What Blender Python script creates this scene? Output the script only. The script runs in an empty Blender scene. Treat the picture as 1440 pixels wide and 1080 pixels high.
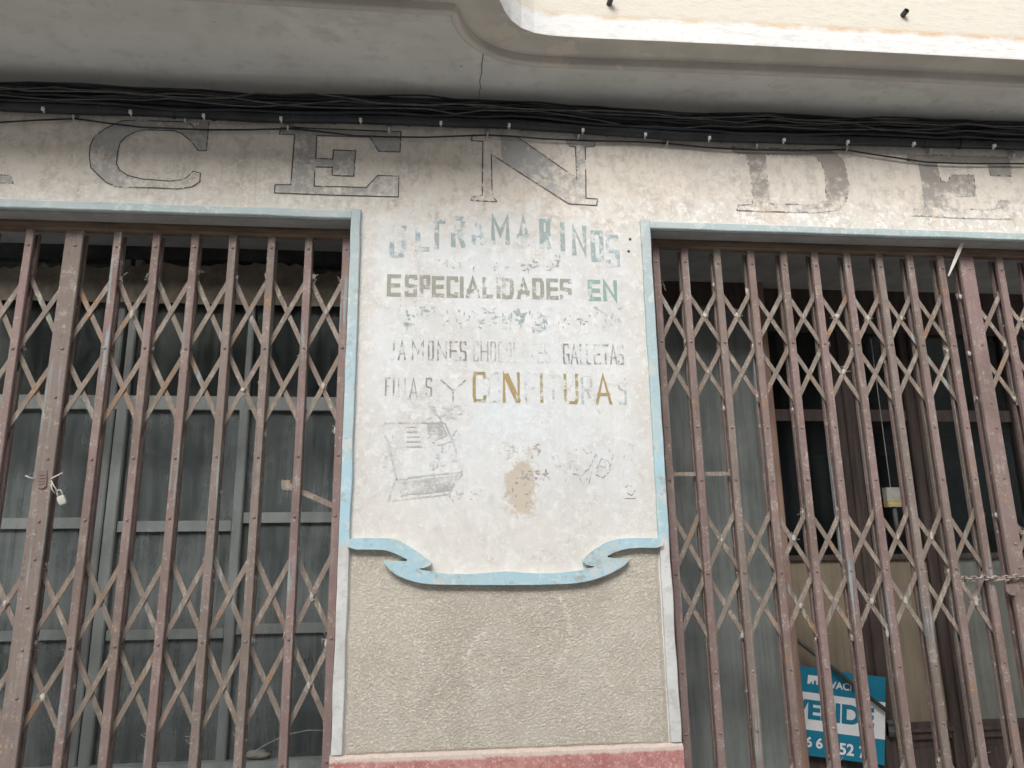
import bpy, math, random
from mathutils import Vector, Matrix, noise as mnoise, geometry as mgeo

random.seed(7)
C = bpy.context.scene.collection
SC = bpy.context.scene

# ------------------------------------------------------------------ camera
FPX, DIST, EYE = 1082.0, 2.2444, 1.6
VZ = Vector((-66.0, -4420.0, FPX))
VXX = 10500.0
VX = Vector((VXX, (FPX * FPX - VXX * 66.0) / 4420.0, FPX))
EX, EZ = VX.normalized(), VZ.normalized()
EY = EZ.cross(EX)


def ray(px, py):
    d = Vector((px - 720.0, py - 540.0, FPX))
    return Vector((EX.dot(d), EY.dot(d), EZ.dot(d)))


def P(px, py, y=0.0):
    """point of the photograph read onto an upright plane at depth y"""
    d = ray(px, py)
    t = (y + DIST) / d.y
    return Vector((d.x * t, y, EYE + d.z * t))


def Q(px, py, z):
    """point of the photograph read onto a level plane at height z"""
    d = ray(px, py)
    t = (z - EYE) / d.z
    return Vector((d.x * t, -DIST + d.y * t, z))


cam = bpy.data.cameras.new('camera')
cam.sensor_width = 36.0
cam.lens = 36.0 * FPX / 1440.0
cam.clip_start, cam.clip_end = 0.05, 500.0
camo = bpy.data.objects.new('camera', cam)
C.objects.link(camo)
xr = Vector((EX.x, EY.x, EZ.x))
yu = -Vector((EX.y, EY.y, EZ.y))
zb = -Vector((EX.z, EY.z, EZ.z))
m = Matrix((xr, yu, zb)).transposed().to_4x4()
m.translation = Vector((0, -DIST, EYE))
camo.matrix_world = m
SC.camera = camo

# ------------------------------------------------------------------ light
SUN_EL, SUN_AZ = 37.0, 200.0      # degrees; azimuth clockwise from +y
w = bpy.data.worlds.new('World')
SC.world = w
w.use_nodes = True
nt = w.node_tree
nt.nodes.clear()
sky = nt.nodes.new('ShaderNodeTexSky')
sky.sky_type = 'NISHITA'
sky.sun_disc = False
sky.sun_elevation = math.radians(SUN_EL)
sky.sun_rotation = math.radians(SUN_AZ)
sky.air_density, sky.dust_density, sky.ozone_density = 1.0, 4.0, 1.0
hs = nt.nodes.new('ShaderNodeHueSaturation')
hs.inputs['Saturation'].default_value = 0.22          # overcast: almost colourless
bg = nt.nodes.new('ShaderNodeBackground')
bg.inputs['Strength'].default_value = 0.12
wo = nt.nodes.new('ShaderNodeOutputWorld')
nt.links.new(sky.outputs[0], hs.inputs['Color'])
nt.links.new(hs.outputs[0], bg.inputs[0])
nt.links.new(bg.outputs[0], wo.inputs[0])

sun = bpy.data.lights.new('sun', 'SUN')
sun.energy = 1.15
sun.angle = math.radians(32)
sun.color = (1.0, 0.99, 0.975)
suno = bpy.data.objects.new('sun', sun)
C.objects.link(suno)
az, el = math.radians(SUN_AZ), math.radians(SUN_EL)
sd = Vector((math.sin(az) * math.cos(el), math.cos(az) * math.cos(el), math.sin(el)))
suno.rotation_euler = sd.to_track_quat('Z', 'Y').to_euler()
suno.location = (0, -6, 12)

SC.view_settings.view_transform = 'Standard'
SC.view_settings.look = 'None'
SC.view_settings.exposure = 1.1
SC.view_settings.gamma = 1.0
SC.view_settings.use_curve_mapping = False


# ------------------------------------------------------------------ node helper
class NB:
    def __init__(self, name):
        self.m = bpy.data.materials.new(name)
        self.m.use_nodes = True
        self.t = self.m.node_tree
        self.t.nodes.clear()
        self.out = self.n('ShaderNodeOutputMaterial')
        g = self.n('ShaderNodeNewGeometry')
        self.pos = g.outputs['Position']
        self.nor = g.outputs['Normal']
        self._xyz = None

    def n(self, t):
        return self.t.nodes.new(t)

    def put(self, sock, v):
        if hasattr(v, 'is_output'):
            self.t.links.new(v, sock)
        elif isinstance(v, (tuple, list)):
            sock.default_value = (*v[:3], 1.0) if sock.type == 'RGBA' else v[:3]
        else:
            sock.default_value = v

    def xyz(self):
        if self._xyz is None:
            s = self.n('ShaderNodeSeparateXYZ')
            self.t.links.new(self.pos, s.inputs[0])
            self._xyz = s.outputs
        return self._xyz

    def vec(self, scale=(1, 1, 1), off=(0, 0, 0)):
        mp = self.n('ShaderNodeMapping')
        self.t.links.new(self.pos, mp.inputs[0])
        mp.inputs['Scale'].default_value = scale
        mp.inputs['Location'].default_value = off
        return mp.outputs[0]

    def noise(self, scale, detail=4, rough=0.55, vec=None, dist=0.0):
        x = self.n('ShaderNodeTexNoise')
        self.t.links.new(vec if vec is not None else self.pos, x.inputs['Vector'])
        x.inputs['Scale'].default_value = scale
        x.inputs['Detail'].default_value = detail
        x.inputs['Roughness'].default_value = rough
        x.inputs['Distortion'].default_value = dist
        return x.outputs[0]

    def voro(self, scale, vec=None, feature='F1'):
        x = self.n('ShaderNodeTexVoronoi')
        x.feature = feature
        self.t.links.new(vec if vec is not None else self.pos, x.inputs['Vector'])
        x.inputs['Scale'].default_value = scale
        return x.outputs['Distance']

    def math(self, op, a, b=0.0, c=0.0, clamp=False):
        x = self.n('ShaderNodeMath')
        x.operation = op
        x.use_clamp = clamp
        self.put(x.inputs[0], a)
        self.put(x.inputs[1], b)
        if len(x.inputs) > 2:
            self.put(x.inputs[2], c)
        return x.outputs[0]

    def step(self, v, lo, hi):
        x = self.n('ShaderNodeMapRange')
        x.interpolation_type = 'SMOOTHSTEP'
        self.put(x.inputs['Value'], v)
        x.inputs['From Min'].default_value = lo
        x.inputs['From Max'].default_value = hi
        return x.outputs[0]

    def mix(self, f, a, b):
        x = self.n('ShaderNodeMix')
        x.data_type = 'RGBA'
        self.put(x.inputs[0], f)
        self.put(x.inputs[6], a)
        self.put(x.inputs[7], b)
        return x.outputs[2]

    def mul(self, a, b):
        return self.math('MULTIPLY', a, b)

    def add(self, a, b):
        return self.math('ADD', a, b)

    def bump(self, h, dist, strength=1.0, nrm=None):
        x = self.n('ShaderNodeBump')
        x.inputs['Strength'].default_value = strength
        x.inputs['Distance'].default_value = dist
        self.t.links.new(h, x.inputs['Height'])
        if nrm is not None:
            self.t.links.new(nrm, x.inputs['Normal'])
        return x.outputs[0]

    def blob(self, cx, cz, rx, rz, lo=1.0, hi=0.0):
        """soft ellipse mask about a point of the wall"""
        o = self.xyz()
        dx = self.mul(self.math('SUBTRACT', o[0], cx), 1.0 / rx)
        dz = self.mul(self.math('SUBTRACT', o[2], cz), 1.0 / rz)
        r = self.math('SQRT', self.add(self.mul(dx, dx), self.mul(dz, dz)))
        return self.step(r, lo, hi)

    def rnd(self):
        return self.n('ShaderNodeObjectInfo').outputs['Random']

    def done(self, col, rough=0.85, nrm=None, spec=0.3, metal=0.0):
        b = self.n('ShaderNodeBsdfPrincipled')
        self.put(b.inputs['Base Color'], col)
        self.put(b.inputs['Roughness'], rough)
        b.inputs['Specular IOR Level'].default_value = spec
        b.inputs['Metallic'].default_value = metal
        if nrm is not None:
            self.t.links.new(nrm, b.inputs['Normal'])
        self.t.links.new(b.outputs[0], self.out.inputs[0])
        self.bsdf = b
        return self.m


def wall_colour(b):
    """weathered lime plaster; the same wherever it is asked for, so paint can flake off to it"""
    x, y, z = b.xyz()
    big = b.noise(2.3, 5, 0.6)
    mid = b.noise(11, 9, 0.68)
    fine = b.noise(48, 8, 0.72)
    drip = b.noise(1.0, 7, 0.62, b.vec((26, 26, 5)))
    zz = b.add(z, b.mul(b.math('SUBTRACT', mid, 0.5), 0.55))
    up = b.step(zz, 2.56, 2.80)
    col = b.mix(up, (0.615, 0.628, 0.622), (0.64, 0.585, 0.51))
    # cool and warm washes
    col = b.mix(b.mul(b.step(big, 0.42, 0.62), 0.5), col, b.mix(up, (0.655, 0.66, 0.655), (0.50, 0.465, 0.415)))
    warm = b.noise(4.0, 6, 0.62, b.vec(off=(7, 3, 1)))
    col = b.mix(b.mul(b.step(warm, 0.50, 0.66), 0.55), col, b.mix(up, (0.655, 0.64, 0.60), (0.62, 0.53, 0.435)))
    # side and foot grime of the panel
    ed = b.math('ABSOLUTE', b.math('SUBTRACT', x, 0.215))
    edn = b.add(ed, b.mul(b.math('SUBTRACT', mid, 0.5), 0.22))
    em = b.mul(b.step(edn, 0.34, 0.47), b.math('SUBTRACT', 1.0, up))
    col = b.mix(b.mul(em, 0.75), col, (0.56, 0.52, 0.455))
    zf = b.add(z, b.mul(b.math('SUBTRACT', mid, 0.5), 0.40))
    fm = b.step(zf, 1.92, 1.70)
    col = b.mix(b.mul(fm, 0.7), col, (0.64, 0.605, 0.55))
    # pale blue bloom under the lettering
    col = b.mix(b.mul(b.blob(0.22, 2.05, 0.22, 0.16), 0.42), col, (0.60, 0.67, 0.70))
    col = b.mix(b.mul(b.blob(0.20, 1.80, 0.06, 0.09), b.mul(b.step(mid, 0.47, 0.60), 0.7)), col, (0.42, 0.42, 0.44))
    st2 = b.noise(3.3, 7, 0.66, b.vec((1, 1, .7), (5, 9, 4)))
    col = b.mix(b.mul(b.step(st2, 0.50, 0.64), b.mul(b.math('SUBTRACT', 1.0, up), 0.62)), col, (0.555, 0.54, 0.51))
    for (cx, cz, rx, rz, k) in ((-.08, 2.44, .22, .22, .55), (.52, 2.46, .20, .24, .45), (.02, 2.06, .14, .16, .5), (.50, 1.93, .16, .12, .35), (-.17, 1.80, .10, .14, .5)):
        col = b.mix(b.mul(b.mul(b.blob(cx, cz, rx, rz), b.step(mid, 0.40, 0.60)), k), col, (0.50, 0.47, 0.43))
    # grey dirt clinging in patches, run down by rain
    dirt = b.step(b.add(b.mul(mid, 0.62), b.mul(drip, 0.38)), 0.50, 0.62)
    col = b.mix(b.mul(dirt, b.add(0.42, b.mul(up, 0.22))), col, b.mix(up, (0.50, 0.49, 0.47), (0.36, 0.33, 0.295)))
    blot = b.noise(21, 8, 0.7, b.vec(off=(4, 8, 2)), 0.6)
    col = b.mix(b.mul(b.step(blot, 0.52, 0.60), b.add(0.25, b.mul(up, 0.25))), col, b.mix(up, (0.585, 0.565, 0.53), (0.44, 0.40, 0.35)))
    col = b.mix(b.mul(b.step(blot, 0.46, 0.40), b.add(0.30, b.mul(up, 0.25))), col, b.mix(up, (0.765, 0.765, 0.755), (0.67, 0.61, 0.53)))
    # whitewash crumbs that still hold
    fl = b.step(b.add(b.mul(fine, 0.6), b.mul(mid, 0.4)), 0.53, 0.575)
    col = b.mix(b.mul(fl, b.add(0.38, b.mul(up, 0.3))), col, b.mix(up, (0.78, 0.77, 0.75), (0.655, 0.61, 0.545)))
    band = b.mul(b.step(z, 2.86, 2.74), b.step(z, 2.60, 2.70))
    fl2 = b.step(b.add(b.mul(fine, 0.5), b.mul(b.noise(17, 8, 0.7, b.vec(off=(3, 1, 9))), 0.5)), 0.50, 0.56)
    rt = b.add(0.38, b.mul(b.step(x, 0.2, 1.2), 0.5))
    col = b.mix(b.mul(b.mul(fl2, band), rt), col, (0.76, 0.74, 0.71))
    # grain of the lime: small worn and sound spots, thicker in some places than in others
    cr1 = b.noise(40, 11, 0.74, b.vec((1, 1, .7), (11, 2, 6)))
    cm = b.step(b.noise(2.6, 5, 0.6, b.vec(off=(1, 1, 7))), 0.40, 0.62)
    col = b.mix(b.mul(b.mul(b.step(cr1, 0.53, 0.62), cm), b.add(0.30, b.mul(up, 0.14))), col, b.mix(up, (0.51, 0.495, 0.47), (0.43, 0.385, 0.335)))
    col = b.mix(b.mul(b.mul(b.step(cr1, 0.47, 0.40), b.add(.35, b.mul(cm, .4))), b.add(0.40, b.mul(up, 0.14))), col, b.mix(up, (0.75, 0.75, 0.74), (0.72, 0.66, 0.58)))
    # trowel drags and rain runs
    rn = b.noise(1.0, 8, 0.66, b.vec((48, 48, 3.2), (3, 0, 2)))
    col = b.mix(b.mul(b.mul(b.step(rn, 0.53, 0.64), b.step(big, 0.40, 0.58)), 0.34), col, b.mix(up, (0.57, 0.565, 0.55), (0.45, 0.41, 0.36)))
    # pits
    pit = b.step(b.noise(80, 6, 0.7, b.vec(off=(1, 5, 2))), 0.63, 0.68)
    col = b.mix(b.mul(pit, b.add(0.35, b.mul(up, 0.3))), col, (0.24, 0.21, 0.18))
    hgt = b.add(b.mul(fine, 0.35), b.mul(mid, 0.9))
    # hairline cracks
    wn = b.n('ShaderNodeTexNoise')
    b.t.links.new(b.pos, wn.inputs['Vector'])
    wn.inputs['Scale'].default_value = 7.0
    wn.inputs['Detail'].default_value = 8
    wn.inputs['Roughness'].default_value = 0.7
    wv = b.n('ShaderNodeVectorMath')
    wv.operation = 'MULTIPLY_ADD'
    b.t.links.new(wn.outputs['Color'], wv.inputs[0])
    wv.inputs[1].default_value = (0.30, 0.30, 0.30)
    b.t.links.new(b.pos, wv.inputs[2])
    ck = b.voro(2.6, wv.outputs[0], 'DISTANCE_TO_EDGE')
    ckm = b.mul(b.step(b.add(ck, b.mul(b.math('SUBTRACT', mid, 0.5), 0.012)), 0.007, 0.001), b.step(warm, 0.49, 0.54))
    col = b.mix(b.mul(ckm, 0.5), col, (0.30, 0.27, 0.235))
    return col, hgt, mid, fine


def m_wall():
    b = NB('old_plaster')
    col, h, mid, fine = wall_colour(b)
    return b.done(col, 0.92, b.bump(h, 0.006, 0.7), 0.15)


def m_paint(name, colour, keep, scale=60.0, soft=0.05, seed=0.0, strength=1.0, colour2=None, zfade=None, mask=None):
    soft *= 1.7
    """old sign paint: keep = share of it that still holds on the plaster"""
    b = NB(name)
    col, h, mid, fine = wall_colour(b)
    n1 = b.noise(scale, 7, 0.68, b.vec(off=(seed, seed * 1.7, seed * 0.3)))
    n2 = b.noise(scale * 0.22, 6, 0.6, b.vec(off=(seed * 0.4, seed, seed * 2)))
    v = b.add(b.mul(n1, 0.55), b.mul(n2, 0.45))
    if zfade:
        v = b.add(v, b.mul(b.math('SUBTRACT', zfade[0], b.xyz()[2]), -zfade[1]))
    if mask:
        v = b.add(v, b.mul(b.math('SUBTRACT', b.blob(*mask, 1.0, 0.1), 0.62), 0.22))
    t = 0.62 - 0.24 * keep
    f = b.mul(b.step(v, t - soft * 0.5, t + soft * 0.5), strength)
    pc = colour
    if colour2:
        pc = b.mix(b.step(n2, 0.45, 0.58), colour, colour2)
    pc = b.mix(b.mul(b.step(fine, 0.4, 0.7), 0.35), pc, tuple(min(1, c * 1.35) for c in colour))
    return b.done(b.mix(f, col, pc), 0.9, b.bump(h, 0.006, 0.7), 0.15)


def m_trim():
    b = NB('blue_surround_paint')
    x, y, z = b.xyz()
    n1 = b.noise(6, 7, 0.65)
    n2 = b.noise(38, 7, 0.7)
    st = b.noise(1.0, 6, 0.65, b.vec((90, 90, 9)))
    hi = b.step(b.add(z, b.mul(n1, 0.5)), 2.75, 2.2)
    col = b.mix(hi, (0.38, 0.445, 0.45), (0.365, 0.53, 0.595))
    col = b.mix(b.mul(b.step(n1, 0.46, 0.6), 0.55), col, (0.37, 0.475, 0.465))
    col = b.mix(b.mul(b.step(n2, 0.53, 0.63), 0.55), col, (0.58, 0.63, 0.62))
    col = b.mix(b.mul(b.step(b.noise(22, 9, 0.74, b.vec(off=(4, 4, 4))), 0.575, 0.62), 0.75), col, (0.33, 0.35, 0.33))
    lp = b.step(b.noise(13, 9, 0.74, b.vec(off=(1, 7, 3))), 0.565, 0.60)
    col = b.mix(b.mul(lp, 0.6), col, (0.56, 0.545, 0.51))
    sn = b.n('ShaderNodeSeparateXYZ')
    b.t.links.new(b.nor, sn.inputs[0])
    col = b.mix(b.mul(b.step(sn.outputs[2], 0.25, 0.8), 0.75), col, (0.66, 0.635, 0.57))  # cream wear and a painted top-edge highlight on upward faces
    gr = b.step(b.noise(3.1, 7, 0.7, b.vec(off=(8, 1, 2))), 0.52, 0.64)
    col = b.mix(b.mul(gr, 0.55), col, (0.47, 0.50, 0.485))
    # the blue ends in brush marks below the scroll; bare grey render from there down
    edge = b.add(z, b.mul(b.math('SUBTRACT', st, 0.5), 0.13))
    bare = b.mul(b.step(edge, 1.70, 1.665), b.step(b.math('ABSOLUTE', b.math('SUBTRACT', x, 0.2175)), 0.440, 0.4445))
    grey = b.mix(b.step(n1, 0.4, 0.6), (0.50, 0.505, 0.49), (0.60, 0.60, 0.585))
    grey = b.mix(b.mul(b.step(n2, 0.5, 0.6), 0.5), grey, (0.40, 0.385, 0.355))
    col = b.mix(bare, col, grey)
    return b.done(col, 0.7, b.bump(b.add(n2, b.mul(n1, 0.8)), 0.004, 0.6), 0.25)


def m_rough():
    b = NB('roughcast_render')
    n1 = b.noise(5, 7, 0.65)
    g = b.noise(330, 4, 0.6)
    g2 = b.noise(130, 5, 0.65, b.vec((1, 1, 1.5), (2, 2, 5)))
    col = b.mix(b.step(n1, 0.35, 0.65), (0.44, 0.40, 0.335), (0.51, 0.47, 0.40))
    col = b.mix(b.mul(b.step(g2, 0.53, 0.60), 0.6), col, (0.70, 0.655, 0.565))
    col = b.mix(b.mul(b.step(g, 0.36, 0.22), 0.6), col, (0.24, 0.205, 0.16))
    col = b.mix(b.mul(b.step(b.noise(2.6, 4, 0.5, b.vec(off=(9, 0, 3))), 0.55, 0.7), 0.3), col, (0.40, 0.40, 0.31))
    # a chalk scrawl, all but gone
    for (px, py, rx, rz, xl, xh, sg) in ((702, 932, .088, .092, 690, 680, 1), (745, 885, .112, .13, 770, 785, 1), (730, 945, .05, .06, 730, 722, 1)):
        c = P(px, py)
        rr = b.blob(c.x, c.z, rx, rz, 0.90, 1.0)
        r2 = b.blob(c.x, c.z, rx, rz, 1.10, 1.0)
        msk = b.step(b.xyz()[0], P(xl, py).x, P(xh, py).x)
        col = b.mix(b.mul(b.mul(b.mul(rr, r2), msk), b.mul(b.step(g2, 0.44, 0.58), 0.55)), col, (0.74, 0.70, 0.62))
    return b.done(col, 0.95, b.bump(b.add(g, g2), 0.003, 0.6), 0.1)


def m_plinth():
    b = NB('red_plinth_paint')
    n1 = b.noise(22, 8, 0.7)
    n2 = b.noise(120, 6, 0.7)
    col = b.mix(b.step(n1, 0.38, 0.62), (0.40, 0.165, 0.15), (0.52, 0.275, 0.25))
    col = b.mix(b.mul(b.step(n2, 0.55, 0.63), 0.7), col, (0.66, 0.47, 0.42))
    top = b.step(b.add(b.xyz()[2], b.mul(b.math('SUBTRACT', n1, 0.5), 0.022)), 1.117, 1.124)
    col = b.mix(top, col, b.mix(b.step(n2, .4, .6), (0.60, 0.515, 0.45), (0.55, 0.45, 0.39)))
    return b.done(col, 0.9, b.bump(b.add(n2, n1), 0.004, 0.8), 0.15)


def m_soffit():
    b = NB('grey_soffit_plaster')
    x, y, z = b.xyz()
    n1 = b.noise(2.6, 6, 0.6)
    n2 = b.noise(14, 8, 0.65)
    tr = b.noise(1.0, 5, 0.6, b.vec((5, 60, 60)))
    col = b.mix(b.step(n1, 0.36, 0.64), (0.53, 0.52, 0.478), (0.62, 0.608, 0.565))
    col = b.mix(b.mul(b.step(n2, 0.5, 0.66), 0.35), col, (0.38, 0.365, 0.33))
    col = b.mix(b.mul(b.step(tr, 0.50, 0.66), 0.30), col, (0.64, 0.625, 0.585))
    # lime runs across the slab
    for (a, c, wd, k) in (((45, 20), (115, 112), 0.050, 0.45), ((262, -10), (318, 118), 0.040, 0.7), ((520, 40), (500, 110), 0.05, 0.12)):
        A, B = Q(*a, 3.135), Q(*c, 3.135)
        d = (B - A).normalized()
        nx, ny = -d.y, d.x
        off = -(A.x * nx + A.y * ny)
        dist = b.math('ABSOLUTE', b.add(b.add(b.mul(x, nx), b.mul(y, ny)), off))
        dist = b.add(dist, b.mul(b.math('SUBTRACT', n2, 0.5), 0.05))
        col = b.mix(b.mul(b.step(dist, wd, 0.0), k), col, (0.60, 0.585, 0.545))
    # dirt and corner shade painted together over the cables
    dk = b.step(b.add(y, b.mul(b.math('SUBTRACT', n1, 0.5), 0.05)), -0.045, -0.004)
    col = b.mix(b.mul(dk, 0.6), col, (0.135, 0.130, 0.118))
    wm = b.noise(1.9, 7, 0.6, b.vec((.7, 1.2, 1), (4, 4, 4)))
    col = b.mix(b.mul(b.mul(b.step(wm, 0.50, 0.535), b.step(wm, 0.575, 0.54)), 0.30), col, (0.36, 0.34, 0.30))
    col = b.mix(b.mul(b.step(wm, 0.54, 0.66), 0.25), col, (0.42, 0.405, 0.365))
    sp = b.step(b.noise(34, 3, 0.5, b.vec(off=(6, 1, 1))), 0.735, 0.76)
    col = b.mix(b.mul(sp, 0.6), col, (0.15, 0.14, 0.13))
    return b.done(col, 0.9, b.bump(b.add(n2, b.mul(n1, 2)), 0.003, 0.5), 0.15)


def m_band():
    b = NB('balcony_edge_plaster')
    n1 = b.noise(4, 6, 0.6)
    n2 = b.noise(9, 7, 0.62, b.vec(off=(2, 6, 1)))
    col = b.mix(b.step(n1, 0.4, 0.6), (0.43, 0.40, 0.35), (0.50, 0.465, 0.41))
    x = b.xyz()[0]
    bare = b.mul(b.step(n2, 0.53, 0.56), b.mul(b.step(x, 0.05, 0.2), b.step(x, 0.8, 0.55)))
    col = b.mix(b.mul(bare, 0.7), col, (0.56, 0.50, 0.41))
    return b.done(col, 0.9, b.bump(b.add(n2, n1), 0.004, 0.6), 0.15)


def m_parapet():
    b = NB('white_parapet_render')
    x, y, z = b.xyz()
    n1 = b.noise(3, 6, 0.6)
    n2 = b.noise(60, 6, 0.7, b.vec((0.35, 1, 1)))
    n3 = b.noise(10, 7, 0.65)
    zz = b.add(z, b.mul(b.math('SUBTRACT', n3, 0.5), 0.03))
    up = b.step(zz, 3.222, 3.232)
    col = b.mix(up, (0.66, 0.655, 0.64), (0.60, 0.56, 0.485))
    col = b.mix(b.mul(b.step(n2, 0.50, 0.62), 0.45), col, (0.52, 0.49, 0.435))
    ln = b.mul(b.step(zz, 3.214, 3.227), b.step(zz, 3.247, 3.231))
    col = b.mix(b.mul(b.mul(ln, b.step(n3, 0.38, 0.62)), 0.65), col, b.mix(b.step(x, 0.6, 1.6), (0.55, 0.42, 0.27), (0.55, 0.33, 0.15)))
    return b.done(col, 0.95, b.bump(b.add(n2, b.mul(n3, 0.6)), 0.004, 0.7), 0.1)


def m_gate(name, base, base2, dust, dustamt, rust):
    b = NB(name)
    r = b.rnd()
    ov = b.n('ShaderNodeVectorMath')
    ov.operation = 'ADD'
    b.t.links.new(b.pos, ov.inputs[0])
    cv = b.n('ShaderNodeCombineXYZ')
    b.put(cv.inputs[0], b.mul(r, 37.0))
    b.put(cv.inputs[2], b.mul(r, 11.0))
    b.t.links.new(cv.outputs[0], ov.inputs[1])
    v = ov.outputs[0]
    n1 = b.noise(3.2, 6, 0.6, v)
    n2 = b.noise(26, 8, 0.68, v)
    n3 = b.noise(130, 5, 0.65, v)
    mp = b.n('ShaderNodeMapping')
    b.t.links.new(v, mp.inputs[0])
    mp.inputs['Scale'].default_value = (110, 60, 4)
    st = b.noise(1.0, 6, 0.6, mp.outputs[0])
    col = b.mix(b.step(n1, 0.36, 0.62), base, base2)
    col = b.mix(b.mul(b.step(r, 0.55, 1.0), 0.45), col, tuple(c * 0.82 for c in base2))
    col = b.mix(b.mul(b.step(r, 0.34, 0.16), 0.5), col, (0.185, 0.165, 0.14))
    # dust lies on it in runs
    d = b.step(b.add(b.mul(st, 0.45), b.mul(n2, 0.55)), 0.47, 0.66)
    col = b.mix(b.mul(d, dustamt), col, dust)
    # rust breaking through
    rr = b.step(b.add(b.mul(n2, 0.6), b.mul(b.noise(7, 4, 0.5, v), 0.4)), 0.60 - 0.06 * rust, 0.66 - 0.06 * rust)
    col = b.mix(b.mul(rr, 0.75), col, b.mix(b.step(n3, 0.4, 0.6), (0.34, 0.165, 0.06), (0.15, 0.075, 0.04)))
    # older blue-green coat shows in long scrapes
    tq = b.mul(b.step(b.noise(1.0, 4, 0.5, mp.outputs[0]), 0.57, 0.63), b.step(b.noise(1.7, 3, 0.5, v), 0.55, 0.62))
    col = b.mix(b.mul(tq, 0.75), col, (0.24, 0.33, 0.34))
    ch = b.step(b.add(b.mul(n3, 0.6), b.mul(n2, 0.4)), 0.565, 0.60)
    col = b.mix(b.mul(ch, 0.30 + 0.35 * dustamt), col, (0.46, 0.41, 0.35))
    ol = b.step(b.noise(2.1, 5, 0.6, b.vec(off=(2, 2, 2))), 0.50, 0.62)
    col = b.mix(b.mul(ol, 0.25), col, (0.165, 0.14, 0.108))
    dk = b.step(b.add(b.mul(b.noise(60, 5, 0.6, v), 0.5), b.mul(st, 0.5)), 0.42, 0.34)
    col = b.mix(b.mul(dk, 0.5), col, tuple(c * 0.45 for c in base))
    return b.done(col, 0.72, b.bump(b.add(b.mul(n2, 1.2), b.mul(n3, 0.5)), 0.0022, 0.8), 0.3)


def m_glass(name, dust, dustdark, lo, hi, seed):
    """window pane under years of dust"""
    b = NB(name)
    st = b.noise(1.0, 7, 0.68, b.vec((30, 30, 2.2), (seed, 0, seed)), 0.0)
    n1 = b.noise(3.0, 6, 0.62, b.vec(off=(seed, 2, seed * 2)))
    n2 = b.noise(60, 5, 0.7)
    v = b.add(b.mul(st, 0.40), b.mul(n1, 0.60))
    v = b.add(v, b.mul(b.math('SUBTRACT', 1.7, b.xyz()[2]), 0.10))
    f = b.add(lo, b.mul(b.step(v, 0.36, 0.64), hi - lo))
    f = b.math('ADD', f, b.mul(b.step(n2, 0.62, 0.72), 0.15), clamp=True)
    col = b.mix(b.step(b.add(b.mul(st, .6), b.mul(n1, .4)), 0.32, 0.68), dustdark, dust)
    df = b.n('ShaderNodeBsdfDiffuse')
    b.put(df.inputs[0], col)
    tr = b.n('ShaderNodeBsdfTransparent')
    tr.inputs[0].default_value = (0.85, 0.9, 0.88, 1)
    mx = b.n('ShaderNodeMixShader')
    b.put(mx.inputs[0], f)
    b.t.links.new(tr.outputs[0], mx.inputs[1])
    b.t.links.new(df.outputs[0], mx.inputs[2])
    gl = b.n('ShaderNodeBsdfGlossy')
    gl.inputs['Roughness'].default_value = 0.12
    gl.inputs[0].default_value = (0.9, 0.95, 0.95, 1)
    fr = b.n('ShaderNodeFresnel')
    fr.inputs[0].default_value = 1.45
    m2 = b.n('ShaderNodeMixShader')
    b.put(m2.inputs[0], b.mul(fr.outputs[0], 0.5))
    b.t.links.new(mx.outputs[0], m2.inputs[1])
    b.t.links.new(gl.outputs[0], m2.inputs[2])
    b.t.links.new(m2.outputs[0], b.out.inputs[0])
    return b.m


def m_plain(name, a, c, scale=20.0, rough=0.8, bump=0.002, spec=0.3, stretch=(1, 1, 1), metal=0.0):
    b = NB(name)
    n1 = b.noise(scale, 7, 0.65, b.vec(stretch))
    n2 = b.noise(scale * 6, 5, 0.65)
    col = b.mix(b.step(n1, 0.36, 0.64), a, c)
    col = b.mix(b.mul(b.step(n2, 0.55, 0.7), 0.3), col, tuple(min(1, k * 1.5) for k in c))
    return b.done(col, rough, b.bump(b.add(n1, b.mul(n2, 0.4)), bump, 0.7), spec, metal)


M = {}
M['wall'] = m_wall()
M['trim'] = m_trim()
M['rough'] = m_rough()
M['plinth'] = m_plinth()
M['soffit'] = m_soffit()
M['band'] = m_band()
M['parapet'] = m_parapet()
M['gate'] = m_gate('gate_bar_paint', (0.170, 0.120, 0.105), (0.240, 0.165, 0.155), (0.30, 0.265, 0.225), 0.60, 0.35)
M['strap'] = m_gate('gate_strap_paint', (0.185, 0.145, 0.12), (0.235, 0.185, 0.155), (0.40, 0.36, 0.295), 0.85, 0.9)
M['track'] = m_plain('rusty_track', (0.10, 0.07, 0.05), (0.17, 0.12, 0.085), 14, 0.85, 0.002, 0.2, (0.4, 1, 3))
M['dust'] = m_plain('grey_dust_fluff', (0.40, 0.37, 0.325), (0.52, 0.49, 0.44), 60, 1.0, 0.001, 0.0)
M['glass_a'] = m_glass('dusty_window_glass', (0.215, 0.235, 0.23), (0.125, 0.143, 0.14), 0.36, 0.82, 0.0)
M['glass_f'] = m_glass('smeared_window_glass', (0.16, 0.17, 0.16), (0.07, 0.08, 0.08), 0.15, 0.6, 21.0)
M['glass_b'] = m_glass('dusty_side_glass', (0.265, 0.28, 0.265), (0.20, 0.215, 0.205), 0.6, 0.95, 5.0)
M['glass_c'] = m_glass('dark_door_glass', (0.04, 0.045, 0.05), (0.02, 0.025, 0.03), 0.02, 0.2, 9.0)
M['glass_d'] = m_glass('soiled_door_glass', (0.26, 0.215, 0.155), (0.185, 0.152, 0.11), 0.88, 1.0, 13.0)
M['glass_e'] = m_glass('greenish_door_glass', (0.22, 0.225, 0.19), (0.15, 0.16, 0.14), 0.8, 1.0, 17.0)
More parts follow.
